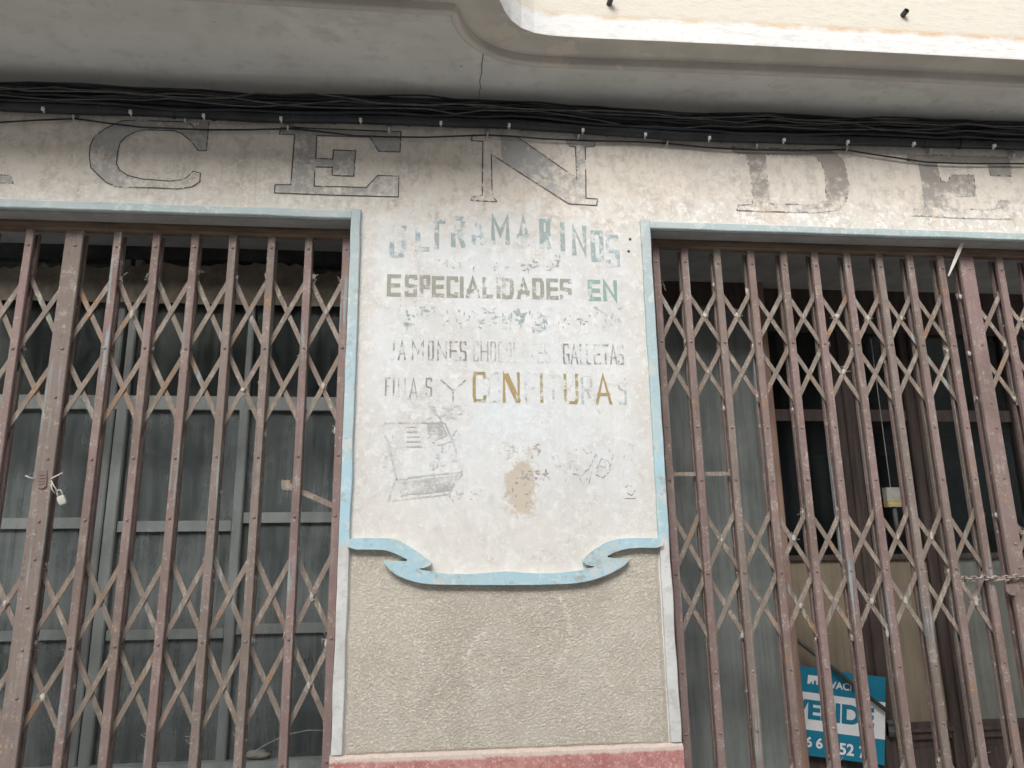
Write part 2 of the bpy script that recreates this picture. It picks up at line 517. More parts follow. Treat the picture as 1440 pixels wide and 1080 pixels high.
M['frame'] = m_plain('grey_window_paint', (0.185, 0.20, 0.192), (0.25, 0.265, 0.253), 12, 0.75, 0.002, 0.25, (1, 1, 0.3))
M['darkframe'] = m_plain('dark_header_shade', (0.03, 0.03, 0.032), (0.055, 0.055, 0.055), 12)  # near-black: the shadow on the window header is put into this colour
M['wood'] = m_plain('dark_brown_door_wood', (0.045, 0.033, 0.029), (0.075, 0.055, 0.048), 10, 0.65, 0.002, 0.3, (4, 4, 0.4))
M['post'] = m_plain('brown_door_post_wood', (0.24, 0.155, 0.12), (0.32, 0.215, 0.165), 10, 0.7, 0.002, 0.3, (4, 4, 0.4))
M['lintel'] = m_plain('grey_lintel_plaster', (0.24, 0.235, 0.225), (0.31, 0.30, 0.285), 9, 0.9)
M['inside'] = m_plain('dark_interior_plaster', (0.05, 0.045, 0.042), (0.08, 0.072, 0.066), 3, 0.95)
M['rubber'] = m_plain('black_cable_sheath', (0.010, 0.011, 0.014), (0.024, 0.026, 0.030), 9, 0.5, 0.001, 0.35)
M['greycable'] = m_plain('grey_dusty_cable', (0.075, 0.073, 0.068), (0.12, 0.115, 0.105), 20, 0.7, 0.001)
M['clip'] = m_plain('white_plastic_clip', (0.52, 0.52, 0.51), (0.62, 0.62, 0.61), 60, 0.5, 0.0005)
M['steel'] = m_plain('weathered_zinc', (0.30, 0.295, 0.285), (0.46, 0.45, 0.43), 70, 0.55, 0.001, 0.4)
M['chain'] = m_plain('rusty_chain_steel', (0.20, 0.155, 0.135), (0.36, 0.31, 0.275), 60, 0.6, 0.001, 0.4)
M['brass'] = m_plain('pale_padlock_metal', (0.36, 0.345, 0.30), (0.50, 0.48, 0.425), 60, 0.6, 0.001, 0.4)
M['iron'] = m_plain('black_iron', (0.035, 0.033, 0.03), (0.075, 0.07, 0.062), 30, 0.6, 0.001, 0.4)
M['splinter'] = m_plain('bleached_wood', (0.50, 0.475, 0.42), (0.66, 0.63, 0.56), 60, 0.9, 0.001, 0.1, (1, 1, 0.3))
M['teal'] = m_plain('sign_teal_print', (0.006, 0.165, 0.265), (0.010, 0.185, 0.29), 6, 0.45, 0.0002, 0.4)
M['white'] = m_plain('sign_white_print', (0.68, 0.69, 0.69), (0.75, 0.755, 0.75), 6, 0.45, 0.0002, 0.4)
M['paper'] = m_plain('brown_paper', (0.115, 0.10, 0.078), (0.185, 0.16, 0.128), 9, 0.95, 0.002, 0.1)
M['rag'] = m_plain('dusty_rag', (0.22, 0.21, 0.185), (0.31, 0.30, 0.265), 30, 1.0, 0.003, 0.0)
M['yellow'] = m_plain('yellow_card', (0.40, 0.30, 0.05), (0.50, 0.38, 0.08), 20, 0.7, 0.0003)
M['cream'] = m_plain('cream_card', (0.33, 0.32, 0.28), (0.42, 0.41, 0.365), 20, 0.7, 0.0003)
M['crack'] = m_plain('crack_shade', (0.10, 0.095, 0.085), (0.16, 0.15, 0.135), 60, 1.0, 0.001, 0.0)
M['facing'] = m_plain('facing_house_render', (0.50, 0.495, 0.48), (0.57, 0.56, 0.545), 2, 0.9)
M['pave'] = m_plain('pale_pavement', (0.58, 0.575, 0.56), (0.66, 0.655, 0.635), 3, 0.9)
M['kerb'] = m_plain('kerb_stone', (0.36, 0.35, 0.33), (0.44, 0.43, 0.40), 8, 0.9)
M['road'] = m_plain('pale_worn_road', (0.48, 0.475, 0.465), (0.54, 0.535, 0.525), 5, 0.9)


# ------------------------------------------------------------------ mesh helpers
class MB:
    def __init__(self):
        self.v, self.f, self.mi, self.cur = [], [], [], 0

    def face(self, pts):
        i = len(self.v)
        self.v += [tuple(p) for p in pts]
        self.f.append(list(range(i, i + len(pts))))
        self.mi.append(self.cur)

    def raw(self, vs, fs):
        i = len(self.v)
        self.v += [tuple(p) for p in vs]
        for f in fs:
            self.f.append([k + i for k in f])
            self.mi.append(self.cur)

    def box(self, x0, x1, y0, y1, z0, z1, c=0.0):
        """box with chamfered edges when c > 0"""
        if c <= 0:
            vs = [(x, y, z) for x in (x0, x1) for y in (y0, y1) for z in (z0, z1)]
            self.raw(vs, [(0, 1, 3, 2), (4, 6, 7, 5), (0, 4, 5, 1), (2, 3, 7, 6), (0, 2, 6, 4), (1, 5, 7, 3)])
            return
        pts = [(x0 + c, y0), (x1 - c, y0), (x1, y0 + c), (x1, y1 - c), (x1 - c, y1), (x0 + c, y1), (x0, y1 - c), (x0, y0 + c)]
        self.prism([(x, y) for x, y in pts], z0, z1, 'z')

    def prism(self, pts, a, b, axis='z'):
        def mk(p, t):
            if axis == 'z':
                return (p[0], p[1], t)
            if axis == 'y':
                return (p[0], t, p[1])
            return (t, p[0], p[1])
        n = len(pts)
        vs = [mk(p, a) for p in pts] + [mk(p, b) for p in pts]
        fs = [(i, (i + 1) % n, n + (i + 1) % n, n + i) for i in range(n)]
        tri = mgeo.tessellate_polygon([[Vector((p[0], p[1], 0)) for p in pts]])
        fs += [tuple(t) for t in tri] + [tuple(n + k for k in reversed(t)) for t in tri]
        self.raw(vs, fs)

    def tube(self, pts, r, n=8, cap=True):
        pts = [Vector(p) for p in pts]
        rings = []
        up = Vector((0, 0, 1))
        for i, p in enumerate(pts):
            a = pts[max(i - 1, 0)]
            c = pts[min(i + 1, len(pts) - 1)]
            d = (c - a).normalized()
            s = d.cross(up)
            if s.length < 1e-3:
                s = d.cross(Vector((0, 1, 0)))
            s.normalize()
            t = s.cross(d)
            rr = r[i] if isinstance(r, (list, tuple)) else r
            rings.append([p + (s * math.cos(2 * math.pi * k / n) + t * math.sin(2 * math.pi * k / n)) * rr for k in range(n)])
        vs = [q for ring in rings for q in ring]
        fs = []
        for i in range(len(pts) - 1):
            for k in range(n):
                fs.append((i * n + k, i * n + (k + 1) % n, (i + 1) * n + (k + 1) % n, (i + 1) * n + k))
        if cap:
            fs.append(tuple(range(n - 1, -1, -1)))
            fs.append(tuple((len(pts) - 1) * n + k for k in range(n)))
        self.raw(vs, fs)

    def flat(self, a, b, wd, y, th):
        """flat bar between two points of an upright plane, wd wide, th thick (towards +y)"""
        a, b = Vector((a[0], a[1])), Vector((b[0], b[1]))
        d = (b - a).normalized()
        nrm = Vector((-d.y, d.x)) * wd * 0.5
        self.prism([a + nrm, a - nrm, b - nrm, b + nrm], y, y + th, 'y')

    def mesh(self, name, mats, smooth=False):
        me = bpy.data.meshes.new(name)
        me.from_pydata(self.v, [], self.f)
        for mm in (mats if isinstance(mats, (list, tuple)) else [mats]):
            me.materials.append(mm)
        for p, k in zip(me.polygons, self.mi):
            p.material_index = k
            p.use_smooth = smooth
        me.validate()
        me.update()
        import bmesh
        bm = bmesh.new()
        bm.from_mesh(me)
        bmesh.ops.remove_doubles(bm, verts=bm.verts, dist=1e-5)
        bmesh.ops.recalc_face_normals(bm, faces=bm.faces)
        bm.to_mesh(me)
        bm.free()
        return me


def link(name, me, parent=None, loc=None):
    o = bpy.data.objects.new(name, me)
    C.objects.link(o)
    if parent is not None:
        o.parent = parent
    if loc is not None:
        o.location = loc
    return o


ORIG = {}


def thing(name, label, cat, loc=(0, 0, 0), group=None):
    o = bpy.data.objects.new(name, None)
    C.objects.link(o)
    o.location = loc
    o.empty_display_size = 0.1
    o['label'], o['category'] = label, cat
    if group:
        o['group'] = group
    ORIG[o.name] = Vector(loc)
    return o


def part(name, mb, mats, parent, smooth=False, label=None, kind=None):
    """mesh given in world coordinates, hung under a thing or a part"""
    base = ORIG[parent.name]
    mb.v = [(v[0] - base.x, v[1] - base.y, v[2] - base.z) for v in mb.v]
    o = link(name, mb.mesh(name, mats, smooth), parent)
    ORIG[o.name] = base
    if label:
        o['label'] = label
    if kind:
        o['kind'] = kind
    return o


def bevel(o, wd, seg=2):
    md = o.modifiers.new('bevel', 'BEVEL')
    md.width, md.segments, md.limit_method = wd, seg, 'ANGLE'
    md.angle_limit = math.radians(35)
    return o


def solo(name, mb, mats, label, cat, group=None, smooth=False):
    """a thing that is one mesh: origin at the middle of its foot"""
    xs, ys, zs = zip(*mb.v)
    base = Vector(((min(xs) + max(xs)) / 2, (min(ys) + max(ys)) / 2, min(zs)))
    mb.v = [(v[0] - base.x, v[1] - base.y, v[2] - base.z) for v in mb.v]
    o = link(name, mb.mesh(name, mats, smooth), None, base)
    o['label'], o['category'] = label, cat
    if group:
        o['group'] = group
    ORIG[o.name] = base
    return o


def structure(name, mb, mats):
    o = link(name, mb.mesh(name, mats))
    o['kind'] = 'structure'
    return o


# ------------------------------------------------------------------ ground
g = MB(); g.box(-40, 40, -1.9, 6, -0.4, 0.0)
structure('pavement', g, M['pave'])
g = MB(); g.box(-40, 40, -2.05, -1.9, -0.4, -0.004, 0.004)
structure('kerb', g, M['kerb'])
g = MB(); g.face([(-200, -200, -0.13), (200, -200, -0.13), (200, 200, -0.13), (-200, 200, -0.13)])
structure('street', g, M['road'])

# ------------------------------------------------------------------ unseen house across the street, added to block the low sky
OB = thing('unseen_facing_house', 'unseen plain pale house with shuttered windows, added across the street', 'building', (0, -8.0, 0))
mb = MB(); mb.box(-14, 14, -14, -8.0, -0.1, 6.8)
part('wall', mb, [M['facing']], OB)
mb = MB(); mb.box(-14.2, 14.2, -14.2, -7.8, 6.8, 7.0)
part('cornice', mb, [M['facing']], OB)
for fx in range(-12, 13, 3):
    for fz, fh in ((0.0, 2.2), (3.6, 2.0)):
        mb = MB(); mb.box(fx - .55, fx + .55, -8.06, -7.97, fz, fz + fh, .01)
        part('shutter', mb, [M['wood']], OB)

# ------------------------------------------------------------------ the building
B = thing('shop_building', 'old grocery shop front with flaking painted lettering under a grey overhang', 'building')

XL, XR = -0.257, 0.692         # the pillar's faces towards the two openings
ZT = 2.674                     # underside of the lintel
ZS, RC = 3.135, 0.042     # level underside of the overhang, radius of its cove
ZC = ZS - RC                      # where the wall meets the overhang

mb = MB()
mb.box(-6, 6, 0.0, 0.20, ZT, 3.20)
part('facade_wall', mb, [M['wall']], B)
mb = MB()
mb.box(XL + 0.002, XR - 0.002, 0.0, 0.60, 0, ZT)
part('pillar', mb, [M['wall']], B)
for x0, x1 in ((-6, -2.95), (3.35, 6)):
    mb = MB(); mb.box(x0, x1, 0.001, 0.60, 0, ZT)
    part('pier', mb, [M['wall']], B)
# plastered underside of the lintel and the ceiling behind it
mb = MB()
mb.box(-2.95, XL, 0.002, 0.62, ZT - 0.006, ZT - 0.001)
mb.box(XR, 3.35, 0.002, 0.62, ZT - 0.006, ZT - 0.001)
part('lintel_underside', mb, [M['lintel']], B)

# dark room behind
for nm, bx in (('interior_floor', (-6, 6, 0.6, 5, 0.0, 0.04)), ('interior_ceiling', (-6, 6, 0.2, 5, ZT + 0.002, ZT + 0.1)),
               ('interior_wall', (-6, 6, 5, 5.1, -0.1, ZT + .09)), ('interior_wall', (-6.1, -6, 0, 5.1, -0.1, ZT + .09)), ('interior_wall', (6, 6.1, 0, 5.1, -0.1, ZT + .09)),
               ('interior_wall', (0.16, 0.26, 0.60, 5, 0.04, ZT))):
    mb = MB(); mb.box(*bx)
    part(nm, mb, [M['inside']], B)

# --- blue surrounds
TW, TP = 0.030, 0.014


def jitter_strip(x0, x1, z0, z1, along, y0, y1, seed, amp=0.0026, n=60):
    """raised plaster band whose edges are not quite straight"""
    mbs = MB()
    L = []
    for i in range(n + 1):
        t = i / n
        a = amp * mnoise.noise(Vector((t * 14, seed, 0)))
        c = amp * mnoise.noise(Vector((t * 14, seed + 5, 3)))
        if along == 'z':
            z = z0 + (z1 - z0) * t
            L.append([(x0 + a, y1, z), (x0 + a, y0 + .002, z), (x0 + a + .0025, y0, z), (x1 + c - .0025, y0, z), (x1 + c, y0 + .002, z), (x1 + c, y1, z)])
        else:
            x = x0 + (x1 - x0) * t
            L.append([(x, y1, z0 + a), (x, y0 + .002, z0 + a), (x, y0, z0 + a + .0025), (x, y0, z1 + c - .0025), (x, y0 + .002, z1 + c), (x, y1, z1 + c)])
    vs = [p for r in L for p in r]
    fs = []
    for i in range(n):
        for k in range(5):
            fs.append((i * 6 + k, i * 6 + k + 1, (i + 1) * 6 + k + 1, (i + 1) * 6 + k))
    fs.append(tuple(range(6)))
    fs.append(tuple(n * 6 + k for k in range(6)))
    mbs.raw(vs, fs)
    return mbs


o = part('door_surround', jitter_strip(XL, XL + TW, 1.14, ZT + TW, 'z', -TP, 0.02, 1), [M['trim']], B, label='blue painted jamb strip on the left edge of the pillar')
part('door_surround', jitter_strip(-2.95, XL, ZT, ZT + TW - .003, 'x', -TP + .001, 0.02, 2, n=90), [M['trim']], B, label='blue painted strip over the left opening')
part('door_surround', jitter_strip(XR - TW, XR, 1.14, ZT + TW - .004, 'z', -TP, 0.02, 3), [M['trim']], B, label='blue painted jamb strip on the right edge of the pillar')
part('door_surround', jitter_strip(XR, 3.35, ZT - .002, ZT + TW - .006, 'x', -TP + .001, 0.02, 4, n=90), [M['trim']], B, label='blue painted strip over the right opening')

# --- scroll moulding (outline read off the wall)
S = [(488, 757), (547, 757), (558, 759), (569, 764), (583, 773), (597, 783), (608, 791), (604, 796), (596, 799), (587, 800),
     (607, 804), (630, 807), (660, 807), (690, 804.5), (713, 803), (745, 806), (780, 806), (813, 802), (837, 797), (823, 795), (817, 789), (823, 780), (837, 770),
     (853, 761), (873, 757), (929, 756.5), (929, 771), (887, 770.5), (866, 775), (848, 783.5), (865, 785.5), (883, 785), (879, 791), (873, 797), (853, 808), (827, 817),
     (800, 821), (740, 822.5), (680, 822.5), (613, 822), (590, 820), (567, 813), (555, 807), (547, 800), (538, 788), (556, 789.5), (577, 789), (560, 780.5), (549, 776), (540, 773.5), (490, 773)]
mb = MB()
sw = [Vector((P(*p).x, P(*p).z)) for p in S]
sw = [q for a, c in zip(sw, sw[1:] + sw[:1]) for q in (a.lerp(c, .22), a.lerp(c, .78))]
mb.prism([(p.x, p.y) for p in sw], -0.026, 0.004, 'y')
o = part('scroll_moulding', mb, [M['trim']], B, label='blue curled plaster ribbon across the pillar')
bevel(o, 0.0045, 3)

# --- roughcast panel: real lumps
x0, x1, z0, z1 = XL + TW + 0.004, XR - TW - 0.003, 1.135, 1.735
nx, nz = 430, 270
RT = sorted([(P(*p).x, P(*p).z) for p in ((480, 765), (547, 767), (575, 782), (585, 793), (600, 811), (640, 815), (780, 815), (822, 808), (838, 793), (850, 776), (873, 765), (935, 765))])


def rtop(x):
    for (a, b_), (c, d_) in zip(RT, RT[1:]):
        if a <= x <= c:
            return b_ + (d_ - b_) * (x - a) / (c - a)
    return RT[0][1]


rng0 = random.Random(5)
vs, fs = [], []
for j in range(nz + 1):
    for i in range(nx + 1):
        x = x0 + (x1 - x0) * i / nx
        zt_ = min(z1, rtop(x))
        z = z0 + (zt_ - z0) * j / nz
        q = Vector((x * 170, 0, z * 230))
        h = 0.40 * mnoise.noise(q) + 0.35 * mnoise.noise(q * 2.1 + Vector((9, 1, 4))) + 0.35 * mnoise.noise(Vector((x * 14, 4, z * 14))) + rng0.uniform(-.42, .42)
        e = min(1.0, (x - x0) / .012, (x1 - x) / .012, (z - z0) / .008)
        vs.append((x, -0.004 - 0.0024 * h * max(e, 0.15) + 0.004 * (1 - max(e, 0)), z))
for j in range(nz):
    for i in range(nx):
        a = j * (nx + 1) + i
        fs.append((a, a + 1, a + nx + 2, a + nx + 1))
mb = MB(); mb.raw(vs, fs)
part('roughcast_panel', mb, [M['rough']], B, smooth=True)

def ribbon(mbx, pts, wd, y):
    """thin painted line on an upright plane; pts are (x, z)"""
    pts = [Vector((p[0], p[1])) for p in pts]
    L, Rr = [], []
    closed = (pts[0] - pts[-1]).length < 1e-6
    for i, p in enumerate(pts):
        d1 = (p - pts[i - 1]).normalized() if i else ((p - pts[-2]).normalized() if closed else (pts[1] - p).normalized())
        d2 = (pts[i + 1] - p).normalized() if i < len(pts) - 1 else ((pts[1] - p).normalized() if closed else d1)
        nn = Vector((-(d1 + d2).y, (d1 + d2).x))
        if nn.length < 1e-4:
            nn = Vector((-d1.y, d1.x))
        nn.normalize()
        c = max(0.45, nn.dot(Vector((-d1.y, d1.x))))
        wv = wd[i] if isinstance(wd, (list, tuple)) else wd
        L.append(p + nn * wv * 0.5 / c)
        Rr.append(p - nn * wv * 0.5 / c)
    vs = [(p.x, y, p.y) for p in L] + [(p.x, y, p.y) for p in Rr]
    k = len(pts)
    mbx.raw(vs, [(i, i + 1, k + i + 1, k + i) for i in range(k - 1)])


def wp(pts, y=0.0):
    return [(P(*p, y).x, P(*p, y).z) for p in pts]


# --- plinth
mb = MB()
n = 60
for i in range(n):
    xa, xb = XL - .002 + (XR - XL + .004) * i / n, XL - .002 + (XR - XL + .004) * (i + 1) / n
    def pr(x):
        k = .002 * mnoise.noise(Vector((x * 25, 7, 0)))
        return [(x, 0.02, 1.139 + k), (x, -0.010, 1.137 + k), (x, -0.017, 1.130 + k), (x, -0.019 + k * .7, 1.115), (x, -0.018 - k, 1.06), (x, -0.019 + k, 0.7), (x, -0.018, 0.0)]
    A, D = pr(xa), pr(xb)
    for k in range(6):
        mb.face([A[k], D[k], D[k + 1], A[k + 1]])
part('plinth', mb, [M['plinth']], B, label='red painted plinth with a cream top edge')

# --- overhang
O1 = [Q(*p, ZS).xy for p in ((480, 3), (600, 10), (636, 12), (642, 15), (645, 22), (648, 31), (654, 42), (662, 52), (672, 60), (684, 67), (700, 75), (720, 80.5), (747, 84.5), (780, 86.5), (830, 88.5), (900, 91), (1100, 98), (1440, 114))]
for p in O1[:3]:
    p.y = O1[1].y
O1 = [Vector((-6, O1[1].y))] + O1 + [Vector((6, O1[-1].y - .02))]
ZB = ZS + 0.017
cr = [Q(*p, ZB).xy for p in ((702, 0), (706, 9), (711, 18), (718, 28), (727, 36), (740, 43), (758, 48), (785, 51), (860, 55), (960, 59), (1100, 66), (1250, 74), (1440, 84))]
YO = O1[1].y - 0.115
O2 = [Vector((-6, YO)), Vector((cr[0].x - .10, YO)), Vector((cr[0].x - .04, YO + .004)), Vector((cr[0].x - .012, YO + .03))] + cr + [Vector((6, cr[-1].y - .02))]


def resample(pl, n):
    d = [0.0]
    for a, c in zip(pl, pl[1:]):
        d.append(d[-1] + (c - a).length)
    out, k = [], 0
    for i in range(n):
        s = d[-1] * i / (n - 1)
        while k < len(pl) - 2 and d[k + 1] < s:
            k += 1
        t = (s - d[k]) / max(1e-9, d[k + 1] - d[k])
        out.append(pl[k].lerp(pl[k + 1], t))
    return out


def dense(pl, step=0.02):
    out = []
    for a, c in zip(pl, pl[1:]):
        k = max(1, min(60, int((c - a).length / step)))
        out += [a.lerp(c, i / k) for i in range(k)]
    return out + [pl[-1]]


def smooth_line(pl, it=2):
    for _ in range(it):
        q = [pl[0]]
        for a, c in zip(pl, pl[1:]):
            q += [a.lerp(c, 0.25), a.lerp(c, 0.75)]
        pl = q + [pl[-1]]
    return pl


O1s = smooth_line(O1, 2)
O2s = smooth_line(O2, 2)
# level part of the soffit with the cove to the wall
mb = MB()
cols = []
for p in O1s:
    cv = [(p.x, 0.0, ZC - 0.004)]
    for k in range(1, 9):
        a = math.pi / 2 * k / 8
        cv.append((p.x, -RC * (1 - math.cos(a)), ZC + RC * math.sin(a)))
    cv += [(p.x, -RC + (p.y + 0.02 + RC) * t, ZS) for t in (0.5, 1.0)]
    cols.append(cv)
k = len(cols[0])
mb.raw([v for c in cols for v in c], [(i * k + j, (i + 1) * k + j, (i + 1) * k + j + 1, i * k + j + 1) for i in range(len(cols) - 1) for j in range(k - 1)])
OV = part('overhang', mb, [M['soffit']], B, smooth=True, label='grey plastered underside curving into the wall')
# bead and riser along the edge, sub-part
mb = MB()
cols = []
for i, p in enumerate(O1s):
    a, c = O1s[max(i - 1, 0)], O1s[min(i + 1, len(O1s) - 1)]
    d = (c - a).normalized()
    nn = Vector((d.y, -d.x))            # outwards, towards the street
    pr = [(-0.022, ZS + .0005), (-0.021, ZS - .008), (-0.016, ZS - .011), (-0.007, ZS - .011), (-0.001, ZS - .008), (0.0, ZS - .004), (0.001, ZB + .003)]
    cols.append([(p.x + nn.x * t, p.y + nn.y * t, z) for t, z in pr])
k = len(cols[0])
mb.raw([v for c in cols for v in c], [(i * k + j, (i + 1) * k + j, (i + 1) * k + j + 1, i * k + j + 1) for i in range(len(cols) - 1) for j in range(k - 1)])
part('moulding', mb, [M['band']], OV, smooth=True)
# outer step, sub-part
n = 260
m1, m2 = resample(O1s[1:-1], n), resample(O2s[1:-1], n)
m1 = [O1s[0]] + m1 + [O1s[-1]]
m2 = [O2s[0]] + m2 + [O2s[-1]]
mb = MB()
mb.raw([(p.x, p.y, ZB) for p in m1] + [(p.x, p.y, ZB) for p in m2], [(i, i + 1, len(m1) + i + 1, len(m1) + i) for i in range(len(m1) - 1)])
part('outer_step', mb, [M['band']], OV)
mb = MB()
zs = [ZB, ZB + .003, 3.25, 3.40, 4.3]
PO = [m2[0]] + m2[1:]
dn = []
for i, p in enumerate(PO):
    a, c = PO[max(i - 1, 0)], PO[min(i + 1, len(PO) - 1)]
    d = (c - a).normalized()
    nn = Vector((d.y, -d.x))
    dn.append([(p.x + nn.x * (0.0 if z <= ZB else 0.0006), p.y + nn.y * (0.0 if z <= ZB else 0.0006), z) for z in zs])
k = len(zs)
mb.raw([v for c in dn for v in c], [(i * k + j, (i + 1) * k + j, (i + 1) * k + j + 1, i * k + j + 1) for i in range(len(dn) - 1) for j in range(k - 1)])
mb.face([(p.x, p.y + .01, 4.29) for p in PO] + [(6, 0.3, 4.29), (-6, 0.3, 4.29)])
part('parapet', mb, [M['parapet']], B, smooth=False, label='white rendered parapet with a rusty line')
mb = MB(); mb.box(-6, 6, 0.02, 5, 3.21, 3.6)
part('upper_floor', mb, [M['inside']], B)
mb = MB()
cx_ = Q(680, 70, ZS).x
ya_ = Q(680, 67, ZS).y
pts = [(cx_ + .004 * mnoise.noise(Vector((t_ * .9, 2, 5))), y_, z_) for t_, (y_, z_) in enumerate(
    [(ya_ + (-RC - ya_) * k_ / 5, ZS - .001) for k_ in range(6)] +
    [(-RC * (1 - math.cos(a_)) - .0008, ZC + RC * math.sin(a_) - .0008) for a_ in (1.25, .9, .55)])]
for i_, (a, c) in enumerate(zip(pts, pts[1:])):
    wa_, wb_ = .0016 - .0001 * i_, .0015 - .0001 * i_
    mb.face([(a[0] - wa_, a[1], a[2]), (a[0] + wa_, a[1], a[2]), (c[0] + wb_, c[1], c[2]), (c[0] - wb_, c[1], c[2])])
part('crack', mb, [M['crack']], OV)
for px, py in ((855, 6), (1264, 26)):
    yp = -0.285
    p = P(px, py, yp)
    mb = MB()
    a = Vector((p.x - .004, yp + .06, p.z - .012)); c = Vector((p.x + .005, yp - .035, p.z + .002))
    mb.tube([a, c], 0.0085, 10, cap=False)
    mb.tube([c, a], 0.0065, 10, cap=False)
    part('drain_pipe', mb, [M['iron']], B, smooth=True)

# ------------------------------------------------------------------ painted letters
YL = -0.0008
BIG = {
    'A': ([(-30, 245), (15, 247), (19, 258), (-30, 257)], None),
    'C': ([(294, 173), (290, 212), (279, 212), (268, 198), (255, 188), (245, 184), (205, 183), (190, 186), (178, 192), (169, 201), (166, 212), (164, 230), (168, 239), (180, 247),
           (200, 252), (240, 255), (256, 253), (264, 249), (272, 241), (282, 244), (281, 256), (270, 263), (250, 266), (232, 265), (164, 263), (150, 257), (139, 247), (128, 236), (126, 220),
           (127, 205), (133, 192), (150, 180), (172, 170), (182, 169.5), (257, 171.5), (268, 174), (274, 180.5), (283, 172)], None),
    'E': ([(395, 180), (393, 189), (414.5, 189.5), (409, 260), (387, 260), (386, 271.5), (480, 275), (560, 277), (561, 248), (531, 247), (515, 264), (480, 263), (442, 262), (443, 235), (467.5, 235.5),
           (467, 247), (497.5, 248), (500, 212.5), (469, 211), (468, 224), (444, 223), (445.5, 191), (520, 193), (532.5, 213), (562.5, 214), (564, 185.5), (480, 182)], None),
    'N': ([(664, 190), (728, 193), (811, 251), (809, 207), (797, 205), (796, 196), (837, 198), (836, 206), (823, 207), (824, 279), (840, 280), (839, 289), (800, 287), (706, 227), (691, 217), (692, 276), (699, 284), (662, 282), (664, 277), (678, 275), (679, 199), (663, 198)], None),
    'D': ([(1029, 207), (1031, 216), (1048, 218), (1053, 235), (1057, 260), (1058, 288), (1038, 289), (1036, 296), (1093, 298), (1147, 299), (1177, 295), (1190, 283), (1194, 260), (1188, 228), (1178, 216), (1167, 211)],
          [(1077, 218), (1145, 221), (1155, 230), (1160, 247), (1161, 277), (1157, 283), (1147, 288), (1084, 287), (1079, 255)]),
    'F': ([(1274, 217), (1275, 226), (1290, 230), (1295, 257), (1299, 293), (1285, 294), (1283, 303), (1357, 307), (1424, 308), (1428, 282), (1404, 281), (1396, 295), (1340, 294), (1338, 268), (1345, 276), (1372, 275), (1369, 246), (1337, 245), (1333, 256), (1323, 255), (1317, 229), (1387, 231), (1393, 247), (1422, 248), (1420, 220), (1350, 219)], None),
}
spec = {'A': (0.8, 0.5, 3), 'C': (0.53, 0.80, 11), 'E': (0.58, 0.84, 23), 'N': (0.55, 0.68, 31), 'D': (0.60, 0.42, 47), 'F': (0.56, 0.36, 59)}
lab = {'A': 'foot of a worn painted letter cut off at the left', 'C': 'grey painted letter C with dark outline', 'E': 'grey painted letter E with dark outline', 'N': 'grey painted letter N with its left stem worn away',
       'D': 'worn painted letter D above the right gate', 'F': 'badly worn painted letter E above the right gate'}
fillc = {'A': (0.27, 0.265, 0.255), 'C': (0.27, 0.268, 0.258), 'E': (0.25, 0.247, 0.24), 'N': (0.27, 0.268, 0.262), 'D': (0.20, 0.182, 0.162), 'F': (0.20, 0.187, 0.172)}
ol = 0.0036
for ch, (poly, hole) in BIG.items():
    kf, ko, sd_ = spec[ch]
    pf = m_paint('letter_fill_%s' % ch, fillc[ch], kf, 42, 0.10, sd_, 0.82, tuple(k * 1.28 for k in fillc[ch]), zfade=(2.83, 1.1 if ch in 'DF' else 0.5))
    po = m_paint('letter_outline_%s' % ch, (0.050, 0.048, 0.048), ko, 70, 0.06, sd_ + 3, 0.92)
    mb = MB()
    w2 = [wp(poly)]
    if hole:
        w2.append(wp(hole))
    body = w2
    if ch == 'N':
        body = [wp([(704, 192), (728, 193), (811, 251), (809, 207), (797, 205), (796, 196), (837, 198), (836, 206), (823, 207), (824, 279), (822, 288), (800, 287), (706, 227)])]
    loops = [[Vector((x, z, 0)) for x, z in l] for l in body]
    tri = mgeo.tessellate_polygon(loops)
    flatp = [p for l in loops for p in l]
    mb.raw([(p.x, YL, p.y) for p in flatp], [tuple(t) for t in tri])
    mb.cur = 1
    for l in w2:
        ribbon(mb, l + [l[0]], ol, YL - 0.0006)
    part('painted_letter', mb, [pf, po], B, label=lab[ch])

